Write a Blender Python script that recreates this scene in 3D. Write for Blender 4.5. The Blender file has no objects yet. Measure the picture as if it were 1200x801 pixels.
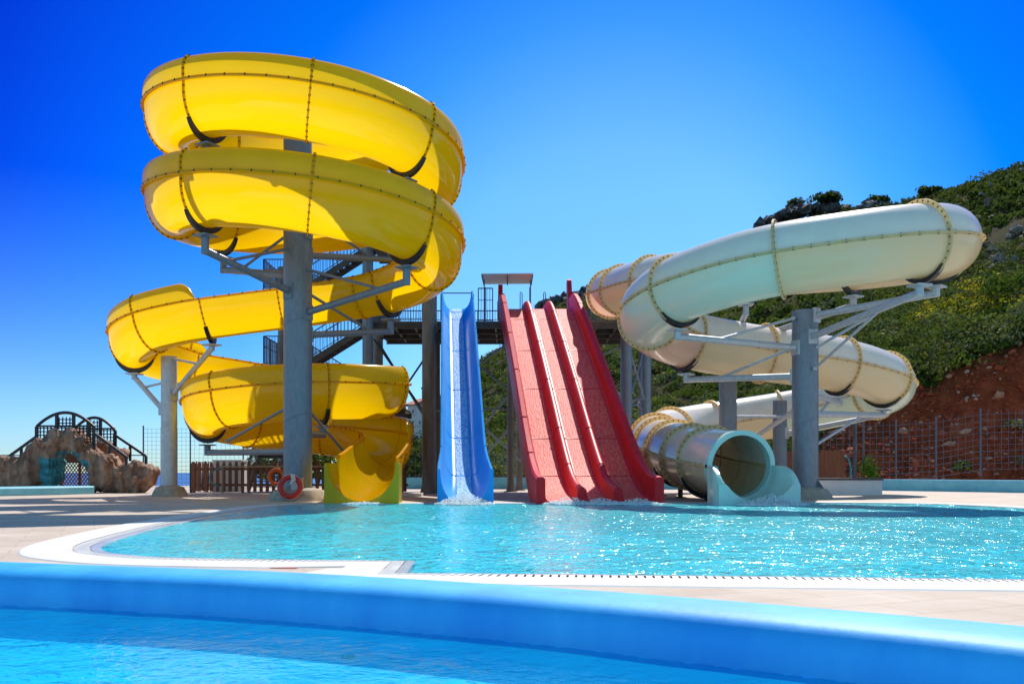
import bpy, bmesh, math, random
import numpy as np
from mathutils import Vector, Matrix
R = math.radians
random.seed(7)
rng = np.random.default_rng(7)
scene = bpy.context.scene
col = scene.collection
F = 1100.0; EYE = 0.92; HOR = 553.0           # focal length in photo pixels, eye height, horizon row

def pt(px, py, Y):
    return np.array([(px - 600) * Y / F, Y, EYE + (HOR - py) * Y / F])

# ------------------------------------------------------------------ camera, world, sun
cam_d = bpy.data.cameras.new('camera'); cam = bpy.data.objects.new('camera', cam_d); col.objects.link(cam)
cam.location = (0, 0, EYE); cam.rotation_euler = (R(90), 0, 0)
cam_d.sensor_width = 36; cam_d.lens = 36 * F / 1200; cam_d.shift_y = (HOR - 400.5) / 1200
cam_d.clip_end = 40000; cam_d.clip_start = 0.05
scene.camera = cam

SH = Vector((-0.30, -0.85, -1.0))
sun_d = bpy.data.lights.new('sun', 'SUN'); sun_d.energy = 4.6; sun_d.angle = R(0.53); sun_d.color = (1.0, 0.95, 0.86)
sun = bpy.data.objects.new('sun', sun_d); col.objects.link(sun)
sun.rotation_euler = SH.to_track_quat('-Z', 'Y').to_euler()
elev = math.atan2(1.0, math.hypot(SH.x, SH.y)); azim = math.atan2(-SH.x, -SH.y)   # from +Y towards +X

w = bpy.data.worlds.new('World'); scene.world = w; w.use_nodes = True
nt = w.node_tree; nt.nodes.clear()
out = nt.nodes.new('ShaderNodeOutputWorld'); bg = nt.nodes.new('ShaderNodeBackground')
sky = nt.nodes.new('ShaderNodeTexSky'); sky.sky_type = 'NISHITA'; sky.sun_disc = False
sky.sun_elevation = elev; sky.sun_rotation = azim; sky.altitude = 0; sky.air_density = 1.0; sky.dust_density = 0.15; sky.ozone_density = 4.0
hs = nt.nodes.new('ShaderNodeHueSaturation'); hs.inputs['Saturation'].default_value = 1.3; hs.inputs['Value'].default_value = 1.0
gm = nt.nodes.new('ShaderNodeGamma'); gm.inputs['Gamma'].default_value = 1.0
bg.inputs['Strength'].default_value = 0.13
nt.links.new(sky.outputs[0], hs.inputs['Color']); nt.links.new(hs.outputs[0], gm.inputs['Color'])
# deep polarised blue around the bright part of the sky under the sun (all in world directions)
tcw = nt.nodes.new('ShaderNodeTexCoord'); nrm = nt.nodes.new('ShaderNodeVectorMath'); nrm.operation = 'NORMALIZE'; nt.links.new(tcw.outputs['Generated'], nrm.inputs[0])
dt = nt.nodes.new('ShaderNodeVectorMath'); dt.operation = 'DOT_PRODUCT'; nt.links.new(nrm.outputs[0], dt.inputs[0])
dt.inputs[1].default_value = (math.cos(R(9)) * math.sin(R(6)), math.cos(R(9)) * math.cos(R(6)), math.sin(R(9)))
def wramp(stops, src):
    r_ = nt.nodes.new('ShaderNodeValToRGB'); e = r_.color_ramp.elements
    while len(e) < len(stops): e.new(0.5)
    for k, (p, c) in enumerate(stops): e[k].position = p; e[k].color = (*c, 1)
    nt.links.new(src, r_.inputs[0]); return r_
ra = wramp([(0.0, (2.3, 1.6, 1.05)), (0.48, (2.2, 1.55, 1.05)), (0.70, (0.02, 0.05, 0.72)), (0.76, (0.008, 0.02, 0.68)), (0.86, (0.01, 0.24, 0.93)), (0.925, (0.005, 0.42, 0.98)), (0.958, (0.28, 0.70, 1.0)), (0.985, (0.85, 0.97, 1.0)), (1.0, (0.9, 0.97, 1.0))], dt.outputs['Value'])  # lowest stops: unseen sky behind and overhead brightened and neutral, added as fill light
sx = nt.nodes.new('ShaderNodeSeparateXYZ'); nt.links.new(nrm.outputs[0], sx.inputs[0])
rb = wramp([(0.0, (1, 1, 1)), (0.08, (0.8, 0.8, 0.8)), (0.28, (0, 0, 0)), (1.0, (0, 0, 0))], sx.outputs['Z'])
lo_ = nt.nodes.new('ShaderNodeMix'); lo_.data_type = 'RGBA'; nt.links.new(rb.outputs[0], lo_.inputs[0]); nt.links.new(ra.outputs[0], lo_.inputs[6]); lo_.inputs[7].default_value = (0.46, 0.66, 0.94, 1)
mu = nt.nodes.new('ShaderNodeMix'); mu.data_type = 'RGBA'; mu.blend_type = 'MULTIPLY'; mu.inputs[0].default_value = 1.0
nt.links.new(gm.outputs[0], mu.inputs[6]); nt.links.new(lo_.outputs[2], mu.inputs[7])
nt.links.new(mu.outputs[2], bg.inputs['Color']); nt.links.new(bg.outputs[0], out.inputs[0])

scene.view_settings.view_transform = 'Standard'
try: scene.view_settings.look = 'None'
except Exception: pass
scene.view_settings.exposure = 0.35; scene.view_settings.gamma = 1.0
scene.render.engine = 'CYCLES'
scene.cycles.use_denoising = True
scene.cycles.max_bounces = 10; scene.cycles.transparent_max_bounces = 12; scene.cycles.transmission_bounces = 8
scene.cycles.sample_clamp_indirect = 8.0

# ------------------------------------------------------------------ materials
def mat(name, base, rough=0.5, metal=0.0, var=0.0, vscale=3.0, base2=None, bump=0.0, bscale=20.0, coat=0.0,
        transl=0.0, tcol=None, spec=0.5, stretch=None, attr=None, detail=5.0):
    m = bpy.data.materials.new(name); m.use_nodes = True
    t = m.node_tree; b = t.nodes['Principled BSDF']
    b.inputs['Roughness'].default_value = rough; b.inputs['Metallic'].default_value = metal
    b.inputs['Base Color'].default_value = (*base, 1); b.inputs['Specular IOR Level'].default_value = spec
    if coat: b.inputs['Coat Weight'].default_value = coat; b.inputs['Coat Roughness'].default_value = 0.06
    tc = t.nodes.new('ShaderNodeTexCoord'); vec = tc.outputs['Object']
    if stretch:
        mp = t.nodes.new('ShaderNodeMapping'); mp.inputs['Scale'].default_value = stretch
        t.links.new(vec, mp.inputs[0]); vec = mp.outputs[0]
    colout = None
    if attr:
        a = t.nodes.new('ShaderNodeAttribute'); a.attribute_name = attr; colout = a.outputs['Color']
    if base2 is not None or var:
        n = t.nodes.new('ShaderNodeTexNoise'); n.inputs['Scale'].default_value = vscale
        n.inputs['Detail'].default_value = detail; n.inputs['Roughness'].default_value = 0.62
        t.links.new(vec, n.inputs['Vector'])
        ramp = t.nodes.new('ShaderNodeValToRGB')
        b2 = base2 if base2 is not None else tuple(c * (1 - var) for c in base)
        ramp.color_ramp.elements[0].position = 0.36; ramp.color_ramp.elements[1].position = 0.66
        ramp.color_ramp.elements[0].color = (*b2, 1); ramp.color_ramp.elements[1].color = (*base, 1)
        t.links.new(n.outputs['Fac'], ramp.inputs[0])
        if colout is not None:
            mx = t.nodes.new('ShaderNodeMix'); mx.data_type = 'RGBA'; mx.blend_type = 'MULTIPLY'; mx.inputs[0].default_value = 1
            t.links.new(colout, mx.inputs[6]); t.links.new(ramp.outputs[0], mx.inputs[7]); colout = mx.outputs[2]
        else: colout = ramp.outputs[0]
    if colout is not None: t.links.new(colout, b.inputs['Base Color'])
    if bump:
        n2 = t.nodes.new('ShaderNodeTexNoise'); n2.inputs['Scale'].default_value = bscale; n2.inputs['Detail'].default_value = 4
        t.links.new(vec, n2.inputs['Vector'])
        bp = t.nodes.new('ShaderNodeBump'); bp.inputs['Strength'].default_value = bump; bp.inputs['Distance'].default_value = 0.05
        t.links.new(n2.outputs['Fac'], bp.inputs['Height']); t.links.new(bp.outputs[0], b.inputs['Normal'])
    if transl:
        tr = t.nodes.new('ShaderNodeBsdfTranslucent'); tr.inputs[0].default_value = (*(tcol or base), 1)
        ms = t.nodes.new('ShaderNodeMixShader'); ms.inputs[0].default_value = transl
        o = t.nodes['Material Output']
        t.links.new(b.outputs[0], ms.inputs[1]); t.links.new(tr.outputs[0], ms.inputs[2]); t.links.new(ms.outputs[0], o.inputs[0])
    return m

M = {}
M['yellow'] = mat('yellow_fibreglass', (0.88, 0.57, 0.003), 0.12, spec=0.45, transl=0.5, tcol=(1.0, 0.64, 0.002), var=0.10, vscale=1.2, stretch=(1, 1, 3))
M['yellow_wall'] = mat('thick_yellow_fibreglass', (0.84, 0.55, 0.006), 0.2, spec=0.3, transl=0.4, tcol=(0.95, 0.6, 0.003), var=0.1, vscale=1.2)
M['yellow_rim'] = mat('yellow_rim', (0.86, 0.56, 0.01), 0.35, spec=0.2, transl=0.6, tcol=(1.0, 0.68, 0.01), var=0.15, vscale=4)
M['olive'] = mat('olive_panel', (0.52, 0.41, 0.006), 0.3, spec=0.3, transl=0.25, tcol=(0.55, 0.45, 0.01), var=0.12, vscale=2)
M['bolt'] = mat('bolt_steel', (0.035, 0.025, 0.02), 0.5, 0.4)
M['white'] = mat('white_gelcoat', (0.87, 0.81, 0.73), 0.25, spec=0.35, coat=0.05, transl=0.16, tcol=(0.8, 0.8, 0.75), var=0.08, vscale=1.5)
M['white_shaded'] = mat('shaded_white_gelcoat', (0.74, 0.67, 0.57), 0.24, coat=0.3, var=0.12, vscale=2)  # darker opaque copy of the white, shade put in to keep the outlet dark
M['cream'] = mat('cream_gelcoat', (0.86, 0.73, 0.47), 0.22, coat=0.2, transl=0.45, tcol=(0.92, 0.74, 0.44), base2=(0.82, 0.74, 0.56), vscale=0.8)
M['cream_shaded'] = mat('shaded_cream_gelcoat', (0.66, 0.52, 0.32), 0.25, coat=0.2, var=0.15)  # outlet run's cream, darkened and opaque so its inside reads as shaded
M['mint'] = mat('mint_gelcoat', (0.80, 0.86, 0.74), 0.2, coat=0.4, transl=0.4, tcol=(0.62, 0.85, 0.74), base2=(0.82, 0.82, 0.70), vscale=0.6)
M['peach'] = mat('peach_gelcoat', (0.83, 0.55, 0.43), 0.2, coat=0.4, transl=0.4, tcol=(0.88, 0.55, 0.40), base2=(0.82, 0.70, 0.58), vscale=0.8)
M['aqua'] = mat('aqua_gelcoat', (0.62, 0.84, 0.77), 0.25, coat=0.3, transl=0.15, tcol=(0.5, 0.7, 0.65), var=0.08, vscale=2)
M['tan_flange'] = mat('tan_flange', (0.90, 0.75, 0.48), 0.45, spec=0.2, transl=0.5, tcol=(0.95, 0.76, 0.42), base2=(0.74, 0.56, 0.32), vscale=6)
M['blue'] = mat('blue_fibreglass', (0.025, 0.38, 0.95), 0.3, spec=0.08, var=0.12, vscale=1.5, transl=0.15, tcol=(0.02, 0.25, 0.8))
M['red'] = mat('red_fibreglass', (0.76, 0.018, 0.03), 0.45, spec=0.2, var=0.18, vscale=2.5, transl=0.1, tcol=(0.7, 0.02, 0.03))
M['steel'] = mat('galvanised_steel', (0.185, 0.225, 0.285), 0.42, 0.3, base2=(0.145, 0.18, 0.235), vscale=9, bump=0.02, bscale=30, stretch=(1, 1, 0.4))
M['steel_pale'] = mat('pale_galvanised_steel', (0.50, 0.53, 0.57), 0.42, 0.3, base2=(0.40, 0.43, 0.48), vscale=6)
M['steel_warm'] = mat('weathered_steel', (0.22, 0.195, 0.18), 0.5, 0.2, base2=(0.15, 0.125, 0.115), vscale=4, stretch=(1, 1, 0.3))
M['tower'] = mat('dark_painted_steel', (0.075, 0.068, 0.07), 0.5, 0.2, base2=(0.05, 0.042, 0.042), vscale=3)
M['deckplate'] = mat('steel_deck_plate', (0.16, 0.15, 0.15), 0.6, 0.2, var=0.3, vscale=2)
M['rail'] = mat('blue_grey_railing', (0.09, 0.10, 0.14), 0.45, 0.2)
M['saddle'] = mat('black_bracket', (0.02, 0.024, 0.035), 0.45, 0.2, var=0.3, vscale=10)
M['concrete'] = mat('rough_concrete', (0.42, 0.37, 0.31), 0.9, base2=(0.28, 0.25, 0.22), vscale=5, bump=0.4, bscale=25)
M['whitewall'] = mat('white_render', (0.74, 0.71, 0.72), 0.8, var=0.12, vscale=1.5, bump=0.1)
M['darkslab'] = mat('dark_slab', (0.10, 0.09, 0.10), 0.7, var=0.3)
M['wood'] = mat('stained_wood', (0.23, 0.065, 0.016), 0.55, base2=(0.12, 0.032, 0.009), vscale=6, stretch=(8, 8, 0.6), bump=0.15)
M['wood_light'] = mat('pale_rail_wood', (0.34, 0.25, 0.16), 0.6, var=0.3, vscale=6, stretch=(0.5, 8, 8))
M['wood_dark'] = mat('black_brown_wood', (0.018, 0.010, 0.011), 0.5, var=0.4, vscale=8)
M['canopy'] = mat('white_canvas', (0.72, 0.72, 0.70), 0.8, transl=0.2)
M['ring_red'] = mat('red_ring_cover', (0.62, 0.025, 0.02), 0.5, var=0.15, vscale=8)
M['ring_orange'] = mat('orange_ring_cover', (0.75, 0.13, 0.015), 0.5, var=0.15, vscale=8)
M['rope'] = mat('white_rope', (0.7, 0.68, 0.64), 0.9)
M['hose'] = mat('teal_hose', (0.01, 0.28, 0.33), 0.4)
M['roof'] = mat('terracotta_tiles', (0.45, 0.16, 0.08), 0.85, var=0.3, vscale=12)
M['house'] = mat('painted_house_wall', (0.72, 0.66, 0.66), 0.85, var=0.08)
M['glass'] = mat('dark_window', (0.03, 0.05, 0.08), 0.1)
M['foam'] = mat('white_foam', (0.93, 0.95, 0.96), 0.6, transl=0.5, tcol=(0.95, 0.97, 1.0))
M['wallblue'] = mat('pool_wall_paint', (0.06, 0.47, 0.90), 0.55, spec=0.3, base2=(0.03, 0.34, 0.82), vscale=1.6, detail=9, bump=0.05, bscale=18, stretch=(1, 1, 0.35))
M['riverblue'] = mat('pale_blue_paint', (0.22, 0.60, 0.74), 0.6, base2=(0.15, 0.50, 0.66), vscale=2, bump=0.1)
M['poolfloor'] = mat('pool_floor_paint', (0.05, 0.82, 1.0), 0.7, base2=(0.03, 0.70, 0.97), vscale=0.5)
M['poolfloor2'] = mat('foreground_pool_floor_paint', (0.015, 0.72, 0.98), 0.7, base2=(0.01, 0.58, 0.96), vscale=0.45)
M['drain'] = mat('pool_drain', (0.03, 0.13, 0.24), 0.6)
M['grate'] = mat('overflow_grate', (0.62, 0.62, 0.62), 0.6)
M['gap'] = mat('grate_gap', (0.42, 0.43, 0.44), 0.8)
M['redtile'] = mat('red_marker_tile', (0.5, 0.05, 0.04), 0.5)
M['rock_grey'] = mat('grey_limestone', (0.17, 0.155, 0.155), 0.9, spec=0.1, base2=(0.06, 0.055, 0.06), vscale=0.5, bump=1.0, bscale=1.5, detail=8)
M['rock_pale'] = mat('weathered_hill_rock', (0.30, 0.26, 0.23), 0.9, spec=0.1, base2=(0.14, 0.12, 0.11), vscale=0.8, bump=0.8, bscale=3)
M['leaf'] = mat('maquis_leaves', (1, 1, 1), 0.9, attr='Col', transl=0.22, tcol=(0.14, 0.19, 0.02), spec=0.03)
M['stem'] = mat('woody_stem', (0.09, 0.06, 0.04), 0.9)
M['stone'] = mat('pale_stone', (0.46, 0.32, 0.25), 0.9, spec=0.1, base2=(0.34, 0.15, 0.09), vscale=1.2)

def water_mat(name, tint, body, wave, bstr, scat=0.3, stretch=(1, 1, 1), rough=0.03):
    """water: fresnel mirror over a see-through tinted body with a little scatter; ripples from three noises"""
    m = bpy.data.materials.new(name); m.use_nodes = True; t = m.node_tree; t.nodes.clear()
    o = t.nodes.new('ShaderNodeOutputMaterial'); tc = t.nodes.new('ShaderNodeTexCoord')
    mp = t.nodes.new('ShaderNodeMapping'); mp.inputs['Scale'].default_value = stretch; t.links.new(tc.outputs['Object'], mp.inputs[0])
    hs_ = []
    for s, d, wgt in wave:
        n = t.nodes.new('ShaderNodeTexNoise'); n.inputs['Scale'].default_value = s; n.inputs['Detail'].default_value = d
        n.inputs['Distortion'].default_value = 0.6; t.links.new(mp.outputs[0], n.inputs['Vector'])
        k = t.nodes.new('ShaderNodeMath'); k.operation = 'MULTIPLY'; k.inputs[1].default_value = wgt; t.links.new(n.outputs['Fac'], k.inputs[0]); hs_.append(k)
    s = hs_[0]
    for k in hs_[1:]:
        a = t.nodes.new('ShaderNodeMath'); a.operation = 'ADD'; t.links.new(s.outputs[0], a.inputs[0]); t.links.new(k.outputs[0], a.inputs[1]); s = a
    bp = t.nodes.new('ShaderNodeBump'); bp.inputs['Strength'].default_value = bstr; bp.inputs['Distance'].default_value = 1.0
    t.links.new(s.outputs[0], bp.inputs['Height'])
    fr = t.nodes.new('ShaderNodeFresnel'); fr.inputs['IOR'].default_value = 1.33; t.links.new(bp.outputs[0], fr.inputs['Normal'])
    gl = t.nodes.new('ShaderNodeBsdfGlossy'); gl.inputs['Roughness'].default_value = rough; t.links.new(bp.outputs[0], gl.inputs['Normal'])
    tr = t.nodes.new('ShaderNodeBsdfTransparent'); tr.inputs[0].default_value = (*tint, 1)
    df = t.nodes.new('ShaderNodeBsdfDiffuse'); df.inputs[0].default_value = (*body, 1); t.links.new(bp.outputs[0], df.inputs['Normal'])
    m1 = t.nodes.new('ShaderNodeMixShader'); m1.inputs[0].default_value = scat
    t.links.new(tr.outputs[0], m1.inputs[1]); t.links.new(df.outputs[0], m1.inputs[2])
    m2 = t.nodes.new('ShaderNodeMixShader'); t.links.new(fr.outputs[0], m2.inputs[0])
    t.links.new(m1.outputs[0], m2.inputs[1]); t.links.new(gl.outputs[0], m2.inputs[2]); t.links.new(m2.outputs[0], o.inputs[0])
    return m
M['water'] = water_mat('pool_water', (0.6, 0.98, 1.0), (0.04, 0.86, 1.0), [(0.9, 2, 0.10), (3.2, 3, 0.08), (9, 2, 0.028)], 1.0, 0.62, rough=0.13)
M['water2'] = water_mat('foreground_pool_water', (0.55, 0.95, 1.0), (0.005, 0.62, 0.98), [(1.4, 2, 0.03), (7, 3, 0.016), (20, 2, 0.005)], 1.0, 0.24)
M['sea'] = mat('sea_water', (0.012, 0.07, 0.20), 0.3, bump=0.3, bscale=0.2, var=0.2, vscale=0.01)

def flow_mat(name, a, b, scale, stretch, bump=0.6, transl=0.0):
    m = mat(name, a, 0.16, base2=b, vscale=scale, stretch=stretch, bump=bump, bscale=scale * 1.3, detail=3, spec=0.16); m.node_tree.nodes['Principled BSDF'].inputs['Roughness'].default_value = 0.55
    return m
M['redflow'] = flow_mat('water_running_on_red', (0.90, 0.22, 0.16), (0.76, 0.055, 0.045), 19, (1, 0.25, 0.25), 0.3)
M['blueflow'] = flow_mat('water_running_on_blue', (0.42, 0.66, 0.88), (0.08, 0.34, 0.84), 12, (1, 0.6, 0.6), 0.9)

def paving_mat():
    m = mat('stamped_paving', (0.60, 0.495, 0.41), 0.8, base2=(0.48, 0.375, 0.30), vscale=0.9, detail=8)
    t = m.node_tree; b = t.nodes['Principled BSDF']; tc = [n for n in t.nodes if n.type == 'TEX_COORD'][0]
    br = t.nodes.new('ShaderNodeTexBrick'); br.inputs['Scale'].default_value = 1.0; br.inputs['Mortar Size'].default_value = 0.012
    br.inputs['Brick Width'].default_value = 0.9; br.inputs['Row Height'].default_value = 0.45; br.inputs['Mortar Smooth'].default_value = 0.3
    br.inputs['Color1'].default_value = (1, 1, 1, 1); br.inputs['Color2'].default_value = (0.9, 0.88, 0.87, 1); br.inputs['Mortar'].default_value = (0.80, 0.75, 0.71, 1)
    mp = t.nodes.new('ShaderNodeMapping'); mp.inputs['Rotation'].default_value = (0, 0, R(-24))
    t.links.new(tc.outputs['Object'], mp.inputs[0]); t.links.new(mp.outputs[0], br.inputs['Vector'])
    mx = t.nodes.new('ShaderNodeMix'); mx.data_type = 'RGBA'; mx.blend_type = 'MULTIPLY'; mx.inputs[0].default_value = 1
    src = b.inputs['Base Color'].links[0].from_socket
    t.links.new(src, mx.inputs[6]); t.links.new(br.outputs['Color'], mx.inputs[7]); t.links.new(mx.outputs[2], b.inputs['Base Color'])
    n2 = t.nodes.new('ShaderNodeTexNoise'); n2.inputs['Scale'].default_value = 14; t.links.new(tc.outputs['Object'], n2.inputs['Vector'])
    bp = t.nodes.new('ShaderNodeBump'); bp.inputs['Strength'].default_value = 0.3; bp.inputs['Distance'].default_value = 0.02
    t.links.new(n2.outputs['Fac'], bp.inputs['Height']); t.links.new(bp.outputs[0], b.inputs['Normal'])
    return m
M['paving'] = paving_mat()
M['coping'] = mat('white_coping_stone', (0.74, 0.71, 0.69), 0.7, base2=(0.62, 0.58, 0.56), vscale=1.4, detail=7)
M['wetcoping'] = mat('wet_grey_coping', (0.40, 0.41, 0.44), 0.25, base2=(0.52, 0.52, 0.54), vscale=1.2)
M['rock_tan'] = mat('artificial_rock', (0.44, 0.28, 0.20), 0.85, spec=0.15, base2=(0.17, 0.085, 0.06), vscale=1.5, bump=1.0, bscale=6, detail=9, stretch=(1.3, 1.3, 0.55))

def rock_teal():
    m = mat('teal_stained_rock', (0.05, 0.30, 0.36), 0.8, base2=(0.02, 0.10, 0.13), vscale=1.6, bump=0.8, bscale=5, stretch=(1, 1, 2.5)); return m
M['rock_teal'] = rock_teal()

# ------------------------------------------------------------------ mesh building
class MB:
    def __init__(s): s.v = []; s.f = []; s.m = []; s.n = 0
    def add(s, v, f, mi=0):
        v = np.asarray(v, float).reshape(-1, 3); k = s.n
        s.v.append(v); s.n += len(v)
        for q in f: s.f.append(tuple(i + k for i in q)); s.m.append(mi)
    def box(s, c, size, mi=0, rot=None):
        hx, hy, hz = [d / 2 for d in size]
        v = np.array([(x, y, z) for x in (-hx, hx) for y in (-hy, hy) for z in (-hz, hz)])
        if rot is not None: v = v @ np.array(rot).T
        s.add(v + np.array(c), [(0, 1, 3, 2), (4, 6, 7, 5), (0, 4, 5, 1), (2, 3, 7, 6), (0, 2, 6, 4), (1, 5, 7, 3)], mi)
    def bar(s, p, q, wd, ht, mi=0, up=(0, 0, 1)):
        p = np.array(p, float); q = np.array(q, float); d = q - p; L = np.linalg.norm(d); d /= L
        a = np.cross(d, up)
        if np.linalg.norm(a) < 1e-4: a = np.array([1.0, 0, 0])
        a /= np.linalg.norm(a); b = np.cross(a, d)
        s.box((p + q) / 2, (L, wd, ht), mi, rot=np.stack([d, a, b], axis=1))
    def cyl(s, p, q, r, n=12, mi=0, r2=None, cap=True):
        p = np.array(p, float); q = np.array(q, float); d = q - p; d /= np.linalg.norm(d)
        a = np.cross(d, (0, 0, 1.0))
        if np.linalg.norm(a) < 1e-3: a = np.cross(d, (0, 1.0, 0))
        a /= np.linalg.norm(a); b = np.cross(d, a); r2 = r if r2 is None else r2
        t = np.linspace(0, 2 * math.pi, n, endpoint=False)
        ring = np.outer(np.cos(t), a) + np.outer(np.sin(t), b)
        v = np.vstack([p + ring * r, q + ring * r2])
        f = [(i, (i + 1) % n, n + (i + 1) % n, n + i) for i in range(n)]
        if cap: f += [tuple(range(n - 1, -1, -1)), tuple(range(n, 2 * n))]
        s.add(v, f, mi)
    def tube(s, path, r, n=8, mi=0, closed=False):
        P = np.asarray(path, float); m = len(P)
        T = (np.roll(P, -1, 0) - np.roll(P, 1, 0)) if closed else np.gradient(P, axis=0)
        T /= np.linalg.norm(T, axis=1)[:, None]
        ref = np.array([0, 0, 1.0]) if abs(T[0][2]) < 0.9 else np.array([0, 1.0, 0])
        a = np.cross(T[0], ref); a /= np.linalg.norm(a); A = [a]
        for i in range(1, m):
            a = A[-1] - T[i] * (A[-1] @ T[i]); A.append(a / np.linalg.norm(a))
        A = np.array(A); B = np.cross(T, A); t = np.linspace(0, 2 * math.pi, n, endpoint=False)
        v = (P[:, None] + r * (np.cos(t)[None, :, None] * A[:, None] + np.sin(t)[None, :, None] * B[:, None])).reshape(-1, 3)
        f = []
        for i in range(m if closed else m - 1):
            j = (i + 1) % m
            for k in range(n): f.append((i * n + k, i * n + (k + 1) % n, j * n + (k + 1) % n, j * n + k))
        if not closed: f += [tuple(range(n)), tuple(range((m - 1) * n + n - 1, (m - 1) * n - 1, -1))]
        s.add(v, f, mi)
    def grid(s, V, mi=0, closed_u=False, mis=None):
        """V: rows x cols x 3"""
        V = np.asarray(V, float); r, c = V.shape[:2]; k = s.n
        s.v.append(V.reshape(-1, 3)); s.n += r * c
        for i in range(r - 1):
            mm = mi if mis is None else mis[i]
            for j in range(c if closed_u else c - 1):
                j2 = (j + 1) % c
                s.f.append((k + i * c + j, k + i * c + j2, k + (i + 1) * c + j2, k + (i + 1) * c + j)); s.m.append(mm)
    def build(s, name, mats, parent=None, smooth=False, auto=None, colors=None):
        V = np.vstack(s.v) if s.v else np.zeros((0, 3))
        off = np.zeros(3)
        if parent is not None:
            p = parent
            while p is not None: off += np.array(p.location); p = p.parent
        me = bpy.data.meshes.new(name)
        me.from_pydata((V - off).tolist(), [], s.f)
        if not isinstance(mats, (list, tuple)): mats = [mats]
        for x in mats: me.materials.append(x)
        if len(mats) > 1: me.polygons.foreach_set('material_index', s.m)
        if smooth: me.polygons.foreach_set('use_smooth', [True] * len(me.polygons))
        me.update()
        if smooth and auto:
            try: me.set_sharp_from_angle(angle=R(auto))
            except Exception: pass
        if colors is not None:
            a = me.color_attributes.new('Col', 'FLOAT_COLOR', 'POINT')
            a.data.foreach_set('color', np.asarray(colors, np.float32).ravel())
        o = bpy.data.objects.new(name, me); col.objects.link(o)
        if parent is not None: o.parent = parent
        return o

def tag(o, label=None, cat=None, group=None, kind=None):
    if label: o['label'] = label
    if cat: o['category'] = cat
    if group: o['group'] = group
    if kind: o['kind'] = kind
    return o
def thing(name, loc, label, cat, group=None):
    o = bpy.data.objects.new(name, None); col.objects.link(o); o.location = tuple(float(x) for x in loc); o.empty_display_size = 0.2
    return tag(o, label, cat, group)
def struct(name, mb, m, **k):
    return tag(mb.build(name, m, **k), kind='structure')

def spline(pts, step=0.12, smooth=4):
    P = np.asarray(pts, float)
    P = np.vstack([2 * P[0] - P[1], P, 2 * P[-1] - P[-2]]); outp = []
    for i in range(1, len(P) - 2):
        t = np.linspace(0, 1, 24, endpoint=False)[:, None]
        p0, p1, p2, p3 = P[i - 1:i + 3]
        outp.append(0.5 * ((2 * p1) + (-p0 + p2) * t + (2 * p0 - 5 * p1 + 4 * p2 - p3) * t ** 2 + (-p0 + 3 * p1 - 3 * p2 + p3) * t ** 3))
    Q = np.vstack(outp + [P[-2:-1]])
    def resample(Q, step):
        d = np.r_[0, np.cumsum(np.linalg.norm(np.diff(Q, axis=0), axis=1))]
        n = max(2, int(d[-1] / step) + 1); s = np.linspace(0, d[-1], n)
        return np.stack([np.interp(s, d, Q[:, k]) for k in range(3)], axis=1)
    Q = resample(Q, step)
    for _ in range(smooth):
        for _ in range(6):
            Q[1:-1] = 0.25 * Q[:-2] + 0.5 * Q[1:-1] + 0.25 * Q[2:]
    return resample(Q, step)
def frames(Q):
    T = np.gradient(Q, axis=0); T /= np.linalg.norm(T, axis=1)[:, None]
    Rt = np.cross(T, (0, 0, 1.0)); Rt /= np.linalg.norm(Rt, axis=1)[:, None]
    U = np.cross(Rt, T)
    return T, Rt, U
def place(Q, Rt, U, idx, prof):
    prof = np.asarray(prof, float)
    return Q[idx][:, None] + Rt[idx][:, None] * prof[None, :, 0, None] + U[idx][:, None] * prof[None, :, 1, None]
def nearest(Q, p):
    p = np.array(p, float); k = len(p); return int(np.argmin(np.linalg.norm(Q[:, :k] - p, axis=1)))
def sm(a, b, x):
    t = np.clip((np.asarray(x, float) - a) / (b - a), 0, 1); return t * t * (3 - 2 * t)

# value noise -----------------------------------------------------
_tab = rng.random((256, 256))
def vnoise(x, y):
    x = np.asarray(x, float); y = np.asarray(y, float)
    xi = np.floor(x).astype(int); yi = np.floor(y).astype(int); fx = x - xi; fy = y - yi
    fx = fx * fx * (3 - 2 * fx); fy = fy * fy * (3 - 2 * fy)
    g = lambda a, b: _tab[a & 255, b & 255]
    return (g(xi, yi) * (1 - fx) + g(xi + 1, yi) * fx) * (1 - fy) + (g(xi, yi + 1) * (1 - fx) + g(xi + 1, yi + 1) * fx) * fy
def fbm(x, y, o=4):
    s = 0; a = 0.5; x = np.asarray(x, float); y = np.asarray(y, float)
    for k in range(o): s = s + a * (vnoise(x * 2 ** k + 17.3 * k, y * 2 ** k + 9.1 * k) - 0.5); a *= 0.5
    return s

# ================================================================== YELLOW SPIRAL SLIDE
HC = np.array([-6.6, 30.5]); HR = 4.1
pts = []
for th in range(50, 791, 15):
    pts.append((HC[0] + HR * math.cos(R(th)), HC[1] + HR * math.sin(R(th)), 10.35 - 2.6 * (th - 270) / 360))
pts += [(-7.3, 34.6, 6.32), (-9.4, 34.4, 6.02), (-11.4, 34.15, 5.68), (-13.3, 34.6, 5.28), (-14.65, 36.4, 4.88), (-13.7, 38.4, 4.52), (-11.8, 39.3, 4.22),
        (-9.9, 40.4, 3.95), (-8.2, 40.8, 3.72), (-6.2, 40.1, 3.45), (-5.05, 38.0, 3.17), (-5.5, 35.7, 2.95), (-7.3, 34.2, 2.82), (-9.3, 34.05, 2.66),
        (-11.1, 35.0, 2.45), (-12.05, 37.3, 2.22), (-11.2, 39.7, 1.98), (-9.2, 40.9, 1.78), (-7, 40.6, 1.52), (-5.4, 39.0, 1.25), (-4.85, 36.8, 0.98),
        (-4.7, 34.0, 0.66), (-4.55, 30.8, 0.26), (-4.45, 28.7, 0.06)]
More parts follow.
